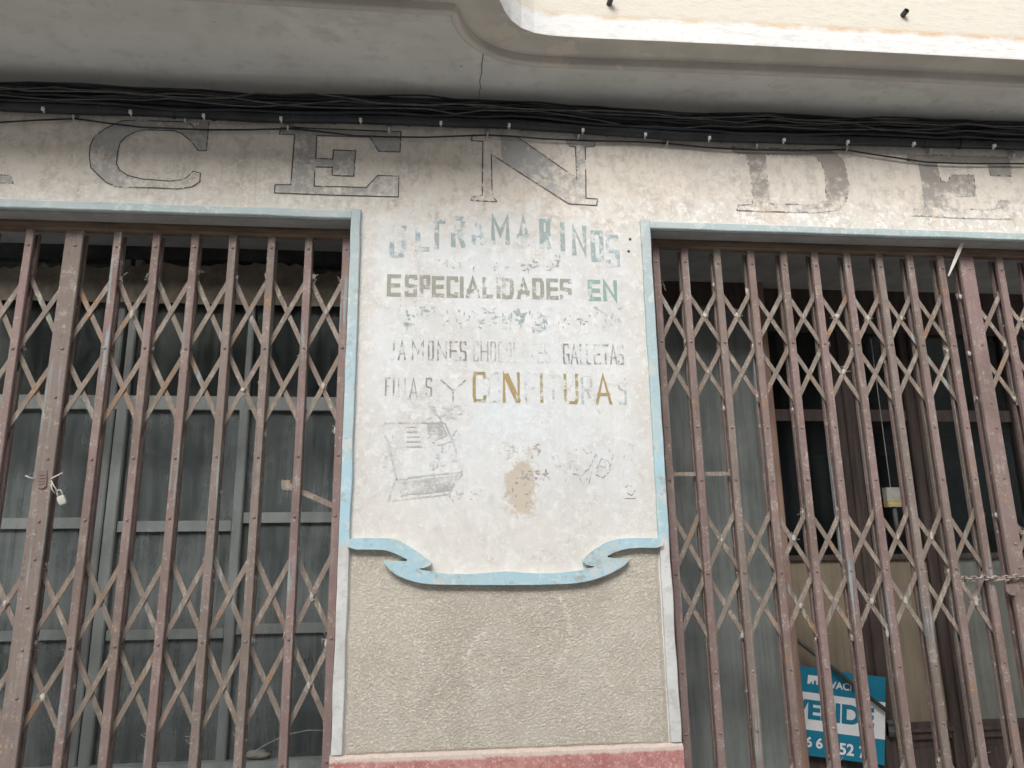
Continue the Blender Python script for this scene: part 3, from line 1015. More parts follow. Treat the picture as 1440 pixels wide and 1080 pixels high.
# --- block lettering: each glyph is a few strokes in a unit box
G = {
    'A': [[(0, 0), (.5, 1), (1, 0)], [(.2, .33), (.8, .33)]],
    'C': [[(1, .82), (.82, 1), (.18, 1), (0, .8), (0, .2), (.18, 0), (.82, 0), (1, .18)]],
    'D': [[(0, 0), (0, 1), (.72, 1), (1, .78), (1, .22), (.72, 0), (0, 0)]],
    'E': [[(1, 1), (0, 1), (0, 0), (1, 0)], [(0, .5), (.8, .5)]],
    'F': [[(1, 1), (0, 1), (0, 0)], [(0, .5), (.75, .5)]],
    'G': [[(1, .82), (.8, 1), (.2, 1), (0, .8), (0, .2), (.2, 0), (1, 0), (1, .45), (.6, .45)]],
    'H': [[(0, 0), (0, 1)], [(1, 0), (1, 1)], [(0, .5), (1, .5)]],
    'I': [[(.5, 0), (.5, 1)]],
    'J': [[(1, 1), (1, .15), (.8, 0), (.2, 0), (0, .18)]],
    'L': [[(0, 1), (0, 0), (1, 0)]],
    'M': [[(0, 0), (0, 1), (.5, .35), (1, 1), (1, 0)]],
    'N': [[(0, 0), (0, 1), (1, 0), (1, 1)]],
    'O': [[(.2, 0), (0, .2), (0, .8), (.2, 1), (.8, 1), (1, .8), (1, .2), (.8, 0), (.2, 0)]],
    'P': [[(0, 0), (0, 1)], [(0, 1), (.8, 1), (1, .85), (1, .6), (.8, .45), (0, .45)]],
    'R': [[(0, 0), (0, 1)], [(0, 1), (.8, 1), (1, .85), (1, .62), (.8, .48), (0, .48)], [(.5, .48), (1, 0)]],
    'S': [[(1, .85), (.82, 1), (.18, 1), (0, .84), (0, .64), (.18, .52), (.82, .46), (1, .34), (1, .16), (.82, 0), (.18, 0), (0, .15)]],
    'T': [[(0, 1), (1, 1)], [(.5, 1), (.5, 0)]],
    'U': [[(0, 1), (0, .2), (.2, 0), (.8, 0), (1, .2), (1, 1)]],
    'Y': [[(0, 1), (.5, .5), (1, 1)], [(.5, .5), (.5, 0)]],
}


def glyph(mbx, ch, xa, xb, ytop, ybot, th, y=YL, skew=0.0):
    """letter between photograph columns xa..xb and rows ytop..ybot of the wall"""
    for si, st in enumerate(G[ch]):
        pts = []
        e = th * 0.5
        pw = P(xb, ybot).x - P(xa, ybot).x
        ph = P(xa, ytop).z - P(xa, ybot).z
        o = P(xa, ybot)
        for (u, v) in st:
            ix = min(max(u, e / pw), 1 - e / pw) if pw > 2 * e else 0.5
            iz = min(max(v, e / ph), 1 - e / ph)
            pts.append((o.x + ix * pw + skew * u, o.z + iz * ph))
        if len(pts) == 2 or st[0] != st[-1]:
            a, c = Vector(pts[0]), Vector(pts[1]); d = (a - c).normalized() * e; pts[0] = tuple(a + d)
            a, c = Vector(pts[-1]), Vector(pts[-2]); d = (a - c).normalized() * e; pts[-1] = tuple(a + d)
        ribbon(mbx, pts, th, y - si * 0.0002)


def k1(X, Y):
    return 520 + X / 3.789, 290 + Y / 3.789


def line(mbx, items, scale, org, th):
    for ch, xa, xb, ya, yb in items:
        glyph(mbx, ch, org[0] + xa / scale, org[0] + xb / scale, org[1] + ya / scale, org[1] + yb / scale, th)


s6, o6, o7 = 3.789, (520, 290), (520, 450)
ULT = [('U', 103, 192, 102, 272), ('L', 242, 318, 85, 240), ('T', 310, 402, 68, 228), ('R', 432, 510, 52, 218), ('A', 538, 615, 45, 205), ('M', 645, 747, 48, 202),
       ('A', 782, 858, 52, 212), ('R', 905, 965, 66, 226), ('I', 1012, 1046, 84, 240), ('N', 1078, 1160, 104, 262), ('O', 1180, 1250, 128, 296), ('S', 1262, 1334, 152, 322)]
groups = [
    ('ULTRAMARINOS', 'arched grey-blue word, mostly flaked', ULT, s6, o6, 0.0150, m_paint('blue_grey_sign_paint', (0.22, 0.34, 0.385), 0.49, 34, 0.05, 74.3, 0.85, (0.27, 0.32, 0.30))),
    ('ESPECIALIDADES', 'olive grey block lettering', [('E', 90, 165, 362, 480), ('S', 185, 252, 364, 482), ('P', 264, 322, 366, 482), ('E', 330, 396, 372, 484), ('C', 408, 472, 373, 487), ('I', 478, 502, 374, 488), ('A', 512, 586, 376, 489), ('L', 600, 655, 378, 490), ('I', 676, 696, 380, 492),
      ('D', 705, 768, 381, 494), ('A', 784, 856, 382, 495), ('D', 866, 930, 383, 495), ('E', 942, 1006, 385, 497), ('S', 1014, 1078, 386, 498)], s6, o6, 0.0122, m_paint('olive_sign_paint', (0.27, 0.27, 0.225), 0.60, 40, 0.05, 83, 0.9)),
    ('EN', 'green block lettering', [('E', 1164, 1232, 392, 504), ('N', 1243, 1322, 394, 506)], s6, o6, 0.0135, m_paint('green_sign_paint', (0.235, 0.345, 0.30), 0.80, 40, 0.05, 91, 0.92)),
    ('JAMONES GALLETAS', 'thin dark grey lettering', [('J', 85, 132, 108, 214), ('A', 148, 192, 108, 215), ('M', 222, 288, 108, 216), ('O', 308, 342, 110, 217), ('N', 358, 412, 112, 218), ('E', 424, 468, 112, 219), ('S', 478, 516, 113, 219),
      ('G', 1030, 1066, 126, 234), ('A', 1070, 1112, 127, 235), ('L', 1120, 1146, 128, 236), ('L', 1154, 1180, 128, 236), ('E', 1194, 1232, 129, 236), ('T', 1240, 1276, 130, 237), ('A', 1280, 1320, 130, 237), ('S', 1322, 1356, 131, 238)], s6, o7, 0.0056, m_paint('dark_grey_sign_paint', (0.175, 0.165, 0.165), 0.53, 60, 0.07, 101, 0.85)),
    ('CHOCOLATES', 'ghost of grey lettering', [('C', 550, 582, 113, 220), ('H', 590, 632, 114, 221), ('O', 642, 674, 115, 222), ('C', 684, 714, 116, 223), ('O', 724, 756, 117, 224), ('L', 766, 796, 118, 225), ('A', 806, 840, 119, 226), ('T', 848, 882, 121, 227), ('E', 892, 924, 122, 228), ('S', 932, 962, 123, 229)], s6, o7, 0.0044, m_paint('faint_grey_sign_paint', (0.27, 0.26, 0.25), 0.36, 55, 0.07, 113, 0.75)),
    ('FINAS Y', 'thin grey lettering', [('F', 80, 108, 304, 404), ('I', 118, 134, 306, 405), ('N', 148, 190, 307, 406), ('A', 206, 258, 308, 428), ('S', 296, 332, 308, 408), ('Y', 376, 512, 318, 436)], s6, o7, 0.0050, m_paint('mid_grey_sign_paint', (0.225, 0.21, 0.205), 0.55, 50, 0.06, 127, 0.85)),
    ('CONFITURAS', 'gold painted lettering', [('C', 548, 622, 276, 438), ('N', 708, 802, 278, 440), ('I', 902, 932, 282, 442), ('U', 1036, 1114, 286, 448), ('A', 1204, 1292, 288, 450)], s6, o7, 0.0092, m_paint('gold_sign_paint', (0.285, 0.225, 0.075), 0.70, 44, 0.05, 131, 0.92, (0.35, 0.24, 0.10))),
    ('OFTRAS', 'nearly vanished lettering', [('O', 628, 698, 277, 439), ('F', 826, 890, 280, 441), ('T', 946, 1012, 283, 443), ('R', 1128, 1190, 287, 449), ('S', 1326, 1372, 290, 452)], s6, o7, 0.0072, m_paint('ghost_gold_sign_paint', (0.33, 0.30, 0.22), 0.40, 44, 0.05, 137, 0.8, (0.27, 0.40, 0.45))),
]
for nm, lb, items, sc, org, th, mt in groups:
    for it in items:
        mb = MB()
        line(mb, [it], sc, org, th)
        if nm == 'CONFITURAS' and it[0] == 'N':
            ribbon(mb, wp([(711, 526), (729, 565)]), .0165, YL - .0008)
        part('painted_letter', mb, [mt], B, label='%s, letter %s' % (lb, it[0]))

# two rows that have flaked beyond reading: scraps of paint only
rng = random.Random(3)


def scraps(mbx, boxes, org, sc):
    for (xa, xb, ya, yb, n, s) in boxes:
        for _ in range(n):
            X, Y = rng.uniform(xa, xb), rng.uniform(ya, yb)
            a = rng.choice((0, 0, 90, 90, 35, -35)) + rng.uniform(-8, 8)
            ln, wd = s * rng.uniform(0.5, 1.4), s * rng.uniform(.15, .45)
            pts = []
            k = 9
            for i in range(k):
                t = 2 * math.pi * i / k
                rr = rng.uniform(0.6, 1.15)
                u, v = math.cos(t) * ln * rr, math.sin(t) * wd * rr
                ca, sa = math.cos(math.radians(a)), math.sin(math.radians(a))
                pts.append((org[0] + (X + u * ca - v * sa) / sc, org[1] + (Y + u * sa + v * ca) / sc))
            ww = wp(pts)
            yy = YL - rng.uniform(0, 0.0008)
            tri = mgeo.tessellate_polygon([[Vector((x, z, 0)) for x, z in ww]])
            mbx.raw([(x, yy, z) for x, z in ww], [tuple(t) for t in tri])


mb = MB()
scraps(mb, [(365, 560, 285, 345, 12, 9), (600, 750, 285, 345, 9, 9), (808, 860, 300, 352, 7, 14), (865, 910, 285, 335, 5, 13), (945, 1015, 262, 345, 12, 16)], o6, s6)
part('painted_lettering', mb, [m_paint('brown_scrap_paint', (0.30, 0.265, 0.235), 0.62, 50, 0.06, 149, 0.8)], B, label='unreadable small row of brown paint scraps', kind='stuff')
mb = MB()
scraps(mb, [(150, 260, 540, 655, 12, 15), (265, 345, 535, 590, 9, 17), (345, 560, 535, 655, 16, 10), (575, 760, 545, 660, 30, 14), (765, 830, 560, 630, 13, 24), (830, 945, 560, 665, 20, 15), (1000, 1340, 535, 650, 34, 11)], o6, s6)
part('painted_lettering', mb, [m_paint('blue_scrap_paint', (0.27, 0.36, 0.40), 0.64, 50, 0.06, 151, 0.8, (0.24, 0.30, 0.30))], B, label='unreadable row of blue-grey paint scraps', kind='stuff')

# ghost of a painted box, a brown scar and scratches
mb = MB()
for ln, wd in (([(532, 600), (541, 595), (620, 594), (626, 596), (638, 625), (650, 664)], .005), ([(541, 612), (548, 630), (556, 668), (557, 676)], .007), ([(557, 674), (600, 669), (650, 664)], .005),
               ([(556, 676), (550, 690), (546, 706)], .004), ([(650, 666), (640, 680), (632, 694)], .005), ([(552, 704), (590, 700), (634, 695)], .004), ([(622, 594), (614, 582), (606, 574)], .004)):
    ribbon(mb, wp([(p[0], p[1]) for p in ln]), wd, YL)
ww = wp([(563, 678), (600, 673), (644, 668), (632, 690), (600, 694), (566, 696)])
mb.raw([(x, YL - .0003, z) for x, z in ww], [(0, 1, 2, 3), (0, 3, 4, 5)])
ww = wp([(600, 596), (622, 596), (630, 612), (612, 620), (602, 610)])
mb.raw([(x, YL - .0003, z) for x, z in ww], [(0, 1, 2, 3, 4)])
for r in range(5):
    ribbon(mb, wp([(572, 600 + 7 * r), (586 + 2 * r, 600 + 7 * r)]), .004, YL - .0005)
part('painted_picture', mb, [m_paint('grey_olive_picture_paint', (0.31, 0.30, 0.25), 0.60, 60, 0.12, 163, 0.72, (0.30, 0.29, 0.29))], B, label='ghost of a painted box with a slanted lid')
mb = MB()
ww = wp([(718, 630), (735, 616), (752, 626), (750, 645), (764, 656), (778, 668), (774, 692), (760, 708), (756, 724), (728, 730), (706, 716), (697, 692), (699, 664), (708, 644)])
mb.raw([(x, YL, z) for x, z in ww], [tuple(t) for t in mgeo.tessellate_polygon([[Vector((x, z, 0)) for x, z in ww]])])
part('plaster_scar', mb, [m_paint('tan_bare_plaster', (0.44, 0.36, 0.26), 0.56, 34, 0.06, 173, 0.85, (0.50, 0.43, 0.34), mask=(P(733, 684).x, P(733, 684).z, 0.078, 0.145))], B, label='tan scar where the plaster has come away')
mb = MB()
scraps(mb, [(770, 945, 800, 880, 30, 20), (735, 790, 670, 770, 10, 18), (860, 905, 640, 740, 7, 17), (720, 860, 880, 1000, 12, 15)], o7, s6)
part('plaster_scar', mb, [m_paint('dark_bare_plaster', (0.25, 0.20, 0.18), 0.58, 60, 0.08, 179, 0.85)], B, label='dark flakes about the tan scar', kind='stuff')
mb = MB()
scraps(mb, [(290, 480, 455, 530, 26, 17), (310, 480, 570, 800, 40, 13), (60, 130, 620, 830, 14, 12), (150, 450, 830, 960, 34, 13), (430, 600, 900, 960, 12, 14)], o7, s6)
part('painted_picture', mb, [m_paint('slate_scrap_paint', (0.34, 0.345, 0.345), 0.60, 50, 0.12, 197, 0.7, (0.40, 0.385, 0.33))], B, label='grey scraps of paint about the ghost box', kind='stuff')
mb = MB()
scraps(mb, [(960, 1300, 680, 860, 40, 9), (1340, 1420, 660, 760, 12, 8)], o7, s6)
part('plaster_scar', mb, [m_paint('grey_flake_ground', (0.36, 0.345, 0.34), 0.60, 60, 0.10, 211, 0.75)], B, label='grey flaked spots right of the tan scar', kind='stuff')
mb = MB()
for ln in ([(805, 666), (818, 670), (832, 652), (838, 638)], [(838, 660), (846, 645), (856, 648), (858, 662), (848, 672), (838, 668), (842, 655), (852, 658)], [(815, 672), (820, 682), (826, 672)],
           [(879, 686), (884, 681), (889, 684)], [(893, 690), (888, 697), (882, 693)], [(878, 701), (894, 701)], [(862, 640), (858, 656)], [(832, 664), (828, 680)]):
    ribbon(mb, wp(ln), .0022, YL)
part('scratch', mb, [m_paint('dark_scratch', (0.12, 0.11, 0.12), 0.62, 90, 0.06, 191, 0.8)], B, label='dark scribbled scratches on the pillar')
mb = MB()
for px, py in ((886, 336.5), (884, 353.5)):
    c = P(px, py)
    mb.raw([(c.x + .0042 * math.cos(t * math.pi / 4), -0.0022, c.z + .0042 * math.sin(t * math.pi / 4)) for t in range(8)] + [(c.x + .0048 * math.cos(t * math.pi / 4), 0.0, c.z + .0048 * math.sin(t * math.pi / 4)) for t in range(8)],
           [tuple(range(8))] + [(t, (t + 1) % 8, 8 + (t + 1) % 8, 8 + t) for t in range(8)])
part('wall_plug', mb, [M['iron']], B)

# ------------------------------------------------------------------ left shop window
YW = 0.245
ZH = P(250, 366, YW).z
win = MB()
win.box(-2.95, XL + .01, YW - .01, YW + .05, ZH, ZT - .007)
WIN = part('shop_window', win, [M['darkframe']], B, label='grey wooden shop window behind the left gate')


def wx(px, py):
    return P(px, py, YW).x


def wz(px, py):
    return P(px, py, YW).z


def bar(name, x0, x1, z0, z1, d0, d1, mt, par, c=0.004):
    mbx = MB()
    mbx.box(x0, x1, YW + d0, YW + d1, z0, z1, c)
    return part(name, mbx, [mt], par)


zt2, zt1, zb_ = wz(250, 557), wz(250, 576), wz(250, 1072)
zm1a, zm1b = wz(220, 742), wz(220, 727)
zm2a, zm2b = wz(220, 897), wz(220, 883)
xs = {'s1': (wx(134, 700), wx(149, 700)), 's2': (wx(151, 700), wx(168, 700)), 's3': (wx(329, 700), wx(343, 700))}
bar('transom', -2.95, XL, zt1, zt2, -.004, .045, M['frame'], WIN)
bar('sill', -2.95, XL, 0.9, zb_, -.03, .06, M['frame'], WIN)
for a, c in xs.values():
    bar('stile', a, c, zb_, zt1, -.008, .045, M['frame'], WIN)
    bar('stile', a + .004, c - .006, zt2, ZH, 0.004, .045, M['frame'], WIN)
bar('stile', wx(-150, 700), wx(-134, 700), zb_, zt1, -.008, .045, M['frame'], WIN)
edges = [(-2.95, wx(-150, 700)), (wx(-134, 700), xs['s1'][0]), (xs['s2'][1], xs['s3'][0]), (xs['s3'][1], XL)]
for i, (a, c) in enumerate(edges):
    dz = (0.004, 0.0, -0.012, 0.012)[i]
    bar('muntin', a, c, zm1a + dz, zm1b + dz, 0.0, .03, M['frame'], WIN)
    bar('muntin', a, c, zm2a + dz * .4, zm2b + dz * .4, 0.0, .03, M['frame'], WIN)
    mbx = MB(); mbx.box(a, c, YW + .012, YW + .016, zb_, zt1)
    part('pane', mbx, [M['glass_a']], WIN)
    mbx = MB(); mbx.box(a, c, YW + .016, YW + .020, zt2, ZH)
    part('pane', mbx, [M['glass_f']], WIN)
bar('stile', xs['s1'][1] - .001, xs['s2'][0] + .001, zb_, zt1, .01, .04, M['darkframe'], WIN, 0)
mbx = MB(); mbx.box(-2.95, XL, 0.20, 0.5, 0, 0.9)
part('stall_riser', mbx, [M['lintel']], B)

# torn brown paper hung behind the top panes
mb = MB()
top = []
for i in range(61):
    px = -60 + 560 * i / 60
    py = 376 + 9 * mnoise.noise(Vector((px * .02, 3, 1))) + 7 * mnoise.noise(Vector((px * .09, 5, 1))) - px * .012 + (14 if px > 440 else 0)
    top.append(P(px, py, YW - .016))
for a, c in zip(top, top[1:]):
    wv = .004 * math.sin(a.x * 40)
    za = P(250, 429, YW).z
    mb.face([(a.x, a.y + wv, a.z), (c.x, c.y + .004 * math.sin(c.x * 40), c.z), (c.x, c.y + .004 * math.sin(c.x * 40), za), (a.x, a.y + wv, za)])
solo('paper_sheet', mb, [M['paper']], 'torn brown paper strip with ragged top edge across the top of the left window', 'paper')

# dusty rag and a bent wire on the window sill
mb = MB()
c0 = P(362, 1066, YW - .012)
nu, nv = 18, 10
vs = []
for i in range(nu):
    for j in range(nv):
        a, b2 = 2 * math.pi * i / nu, math.pi * (j / (nv - 1))
        r = 1 + .35 * mnoise.noise(Vector((math.cos(a) * 2, math.sin(a) * 2, b2 * 1.6)))
        vs.append((c0.x + .034 * r * math.sin(b2) * math.cos(a), c0.y + .012 * r * math.sin(b2) * math.sin(a), zb_ + .001 + .013 * (1 + r * math.cos(b2))))
mb.raw(vs, [(i * nv + j, ((i + 1) % nu) * nv + j, ((i + 1) % nu) * nv + j + 1, i * nv + j + 1) for i in range(nu) for j in range(nv - 1)])
solo('crumpled_rag', mb, [M['rag']], 'small pale crumpled rag lying on the left window sill', 'rag', smooth=True)
mb = MB()
mb.tube([P(*p, YW - .014) for p in ((348, 1064), (358, 1056), (372, 1048), (392, 1038), (412, 1031), (432, 1027), (454, 1027))], .0014, 6)
solo('bent_wire', mb, [M['steel']], 'thin bent wire rising from the left window sill', 'wire', smooth=True)

# ------------------------------------------------------------------ right doorway
YG, YD = 0.44, 0.50


def yz(px, py, y):
    q = P(px, py, y)
    return q.x, q.z


px1 = P(1098, 700, YG).x - .030
SP = MB()
SP.box(XR - .01, px1, YG - .012, YG + .04, ZT - .10, ZT - .007)
SIDE = part('side_light', SP, [M['wood']], B, label='tall dusty fixed pane left of the doorway')
mbx = MB(); mbx.box(XR - .01, px1, YG + .01, YG + .015, 0.3, ZT - .10)
part('pane', mbx, [M['glass_b']], SIDE)
mbx = MB(); mbx.box(px1, px1 + .030, YG - .025, YG + .045, 0.0, ZT - .007, .004)
part('post', mbx, [M['post']], SIDE)
mbx = MB(); mbx.box(XR - .01, px1, YG - .012, YG + .04, 0.0, 0.3)
part('bottom_panel', mbx, [M['wood']], SIDE)

dx0 = px1 + .030
DOOR = MB()
DOOR.box(dx0, 3.35, YD - .02, YD + .06, 2.50, ZT - .007)
DOOR = part('shop_door', DOOR, [M['wood']], B, label='dark brown glazed double door inside the right opening')
ds = [(P(1213, 900, YD).x, P(1243, 900, YD).x), (P(1321, 900, YD).x, P(1356, 900, YD).x), (P(1478, 900, YD).x, P(1512, 900, YD).x)]
zr1, zr2 = P(1230, 784, YD).z, P(1290, 1016, YD).z


def dbar(name, x0, x1, z0, z1, d0, d1, mt=None, c=.005):
    mbx2 = MB(); mbx2.box(x0, x1, YD + d0, YD + d1, z0, z1, c)
    return part(name, mbx2, [mt or M['wood']], DOOR)


for i, (a, c) in enumerate(ds):
    dbar('stile', a, c, 0.02, 2.50, -.004, .045)
    dbar('stile_moulding', a + (c - a) * .36, a + (c - a) * .64, 0.02, 2.50, -.014, -.003, None, .004)
cells = [(dx0, ds[0][0]), (ds[0][1], ds[1][0]), (ds[1][1], ds[2][0]), (ds[2][1], 3.35)]
for i, (a, c) in enumerate(cells):
    dbar('rail', a, c, zr1 - .006, zr1 + .012, .0, .035)
    dbar('rail', a, c, zr2 - .055, zr2, -.002, .04)
    dbar('rail_moulding', a, c, zr2 - .030, zr2 - .018, -.012, -.001, None, .003)
    dbar('bottom_panel', a, c, 0.02, zr2 - .055, .01, .035)
    dbar('raised_panel', a + .03, c - .03, 0.12, zr2 - .085, .001, .011)
    dbar('rail', a, c, P(1230, 592, YD).z, P(1230, 576, YD).z, .004, .03)
    dbar('pane', a, c, zr2, zr1 - .006, .014, .018, M['glass_d'] if i < 2 else M['glass_e'], 0)
    dbar('pane', a, c, zr1 + .012, P(1230, 592, YD).z, .014, .018, M['glass_c'], 0)
    dbar('pane', a, c, P(1230, 576, YD).z, 2.50, .014, .018, M['glass_c'], 0)

# slanting bar with its collar across the door
mb = MB()
ra, rb = P(1108, 890, YD - .05), P(1250, 1002, YD - .045)
mb.tube([ra, rb], .0072, 10)
SB = thing('door_bar', 'thin black iron bar slanting across the shop sign to the door stile', 'bar', rb)
part('rod', mb, [M['iron']], SB, smooth=True)
mb = MB()
kx, kz = yz(1256, 1024, YD - .03)
for dz, r in ((-.020, .012), (-.012, .015), (-.002, .011), (.008, .011), (.016, .014)):
    mb.tube([(kx - .018, YD - .024, kz + dz), (kx + .018, YD - .024, kz + dz)], r * .8, 10)
part('collar', mb, [M['iron']], SB, smooth=True)

# sale sign leaning on the door
YS = YD - .028
a0 = P(1122, 936, YS)
ang = -0.150
ux, uz = math.cos(ang), math.sin(ang)
vx_, vz_ = math.sin(ang), -math.cos(ang)      # downwards on the board


def sgn(px, py):
    q = P(px, py, YS)
    d = Vector((q.x - a0.x, q.z - a0.z))
    return d.x * ux + d.y * uz, d.x * vx_ + d.y * vz_


def spos(u, v, y):
    return (a0.x + u * ux + v * vx_, y, a0.z + u * uz + v * vz_)


uR = sgn(1245, 985)[0]
vB1 = (sgn(1125, 968.5)[1] + sgn(1244, 991)[1]) / 2
vB2 = (sgn(1130, 1022.6)[1] + sgn(1245.7, 1043)[1]) / 2
vE = sgn(1133, 1062)[1]
uL = -0.10
SIGN = thing('sale_sign', 'teal and white estate agent VENDE sign leaning behind the right gate', 'sign', spos(uL, vE, YS))


def sboard(name, u0, u1, v0, v1, y0, y1, mt):
    mbx2 = MB()
    vs = [spos(u, v, y) for u in (u0, u1) for v in (v0, v1) for y in (y0, y1)]
    mbx2.raw(vs, [(0, 1, 3, 2), (4, 6, 7, 5), (0, 4, 5, 1), (2, 3, 7, 6), (0, 2, 6, 4), (1, 5, 7, 3)])
    return part(name, mbx2, [mt], SIGN)


sboard('board', uL, uR, 0.0, vE, YS, YS + .005, M['teal'])
sboard('white_band', uL, uR, vB1, vB2, YS - .0008, YS, M['white'])


def stext(txt, u0, u1, v0, v1, mt, bold=0.0):
    cu = bpy.data.curves.new('lettering', 'FONT')
    cu.body = txt
    cu.size = 1.0
    cu.offset = bold
    ob = bpy.data.objects.new('lettering_source', cu)
    C.objects.link(ob)
    bpy.context.view_layer.update()
    dg = bpy.context.evaluated_depsgraph_get()
    me0 = bpy.data.meshes.new_from_object(ob.evaluated_get(dg))
    xs_ = [v.co.x for v in me0.vertices]; ys_ = [v.co.y for v in me0.vertices]
    ax, bx_, ay, by = min(xs_), max(xs_), min(ys_), max(ys_)
    mbx2 = MB()
    mbx2.raw([spos(u0 + (v.co.x - ax) / (bx_ - ax) * (u1 - u0), v1 - (v.co.y - ay) / (by - ay) * (v1 - v0), YS - .0016) for v in me0.vertices], [tuple(p.vertices) for p in me0.polygons])
    bpy.data.objects.remove(ob); bpy.data.curves.remove(cu); bpy.data.meshes.remove(me0)
    return part('lettering', mbx2, [mt], SIGN, label='%s on the sign' % txt)


us = lambda px, py: sgn(px, py)[0]
vs_ = lambda px, py: sgn(px, py)[1]
stext('VENDE', us(1110, 990), us(1229, 1010), vs_(1140, 984), vs_(1142, 1012), M['teal'], .045)
stext('VACI', us(1167, 958), us(1197, 962), vs_(1175, 958.5), vs_(1176, 969), M['white'], .02)
for t, pa, pb, yt, yb2 in (('6', 1132.5, 1142, 1035, 1050), ('6', 1147.5, 1157, 1037, 1052), ('52', 1180, 1201, 1044, 1061), ('7', 1208, 1217, 1049, 1066)):
    stext(t, us(pa, yt), us(pb, yt), vs_(pa, yt), vs_(pa, yb2), M['white'], .03)
mb = MB()
ic = [(1136, 949), (1149.5, 950.5), (1150, 963), (1147.5, 962.8), (1147, 957), (1144.5, 956.8), (1144, 962.3), (1142, 962), (1141, 957.5), (1138.5, 961.5), (1135, 961.2)]
uv = [sgn(*p) for p in ic]
tri = mgeo.tessellate_polygon([[Vector((u, v, 0)) for u, v in uv]])
mb.raw([spos(u, v, YS - .0016) for u, v in uv], [tuple(t) for t in tri])
part('house_logo', mb, [M['white']], SIGN)

# small cream and yellow card hanging in the doorway
hx, hz = yz(1254, 699, YD - .04)
hz0, hz1 = yz(1254, 713, YD - .04)[1], yz(1254, 686, YD - .04)[1]
HP = thing('hanging_card', 'small cream card with yellow stripes hanging on a cord in the dark doorway', 'card', (hx, YD - .04, hz0))
mb = MB(); mb.box(hx - .027, hx + .027, YD - .055, YD - .025, hz0, hz1, .003)
part('card', mb, [M['cream']], HP)
for k in range(2):
    mb = MB(); z = hz0 + .004 + k * .012
    mb.box(hx - .0275, hx + .0275, YD - .0555, YD - .0245, z, z + .007, .003)
    part('stripe', mb, [M['yellow']], HP)
mb = MB(); mb.tube([(hx, YD - .04, hz1), (hx - .001, YD - .04, 2.46)], .0012, 6)
part('cord', mb, [M['steel']], HP)
mb = MB(); mb.tube([(hx + .004, YD - .04, hz0 + .001), (hx + .004, YD - .04, hz0 - .11)], .008, 10)
part('rod', mb, [M['greycable']], HP, smooth=True)

# ------------------------------------------------------------------ folding gates
YF0, YF1, YR0, YR1 = 0.064, 0.077, 0.096, 0.110
ZGT, ZGB = 2.640, 0.05


def channel(mbx, w0, y0, y1, z0, z1, flip=False):
    t = .0035
    if not flip:
        pts = [(-w0, y1), (-w0, y0 + .0018), (-w0 + .0018, y0), (w0 - .0018, y0), (w0, y0 + .0018), (w0, y1), (w0 - t, y1), (w0 - t, y0 + t), (-w0 + t, y0 + t), (-w0 + t, y1)]
    else:
        pts = [(-w0, y0), (-w0, y1 - .0018), (-w0 + .0018, y1), (w0 - .0018, y1), (w0, y1 - .0018), (w0, y0), (w0 - t, y0), (w0 - t, y1 - t), (-w0 + t, y1 - t), (-w0 + t, y0)]
    n = len(pts)
    N = 14
    vs = []
    for i in range(N + 1):
        z = z0 + (z1 - z0) * i / N
        vs += [(p[0], p[1], z) for p in pts]
    fs = [(i * n + k, i * n + (k + 1) % n, (i + 1) * n + (k + 1) % n, (i + 1) * n + k) for i in range(N) for k in range(n)]
    tri = mgeo.tessellate_polygon([[Vector((p[0], p[1], 0)) for p in pts]])
    fs += [tuple(t_) for t_ in tri] + [tuple(N * n + k for k in t_) for t_ in tri]
    mbx.raw(vs, fs)


def bar_mesh(name, hw):
    mbx = MB()
    channel(mbx, hw, YF0, YF1, 0, ZGT - ZGB)
    return mbx.mesh(name, [M['gate']])


def rear_mesh(name, hw):
    mbx = MB()
    channel(mbx, hw, YR0, YR1, 0, ZGT - ZGB, True)
    return mbx.mesh(name, [M['gate']])


BM, RM = bar_mesh('bar', .0116), rear_mesh('rear_bar', .0112)
WM, WR = bar_mesh('stile', .026), rear_mesh('rear_stile', .024)
rv = MB()
rr = [(0.0050, 0), (0.0044, -.0020), (0.0028, -.0036)]
vs = [(r * math.cos(2 * math.pi * k / 8), y, r * math.sin(2 * math.pi * k / 8)) for r, y in rr for k in range(8)] + [(0, -.0042, 0)]
rv.raw(vs, [(i * 8 + k, i * 8 + (k + 1) % 8, (i + 1) * 8 + (k + 1) % 8, (i + 1) * 8 + k) for i in range(2) for k in range(8)] + [(16 + k, 16 + (k + 1) % 8, 24) for k in range(8)])
RIV = rv.mesh('rivet', [M['gate']], True)

rng = random.Random(11)
FLUFF = {}


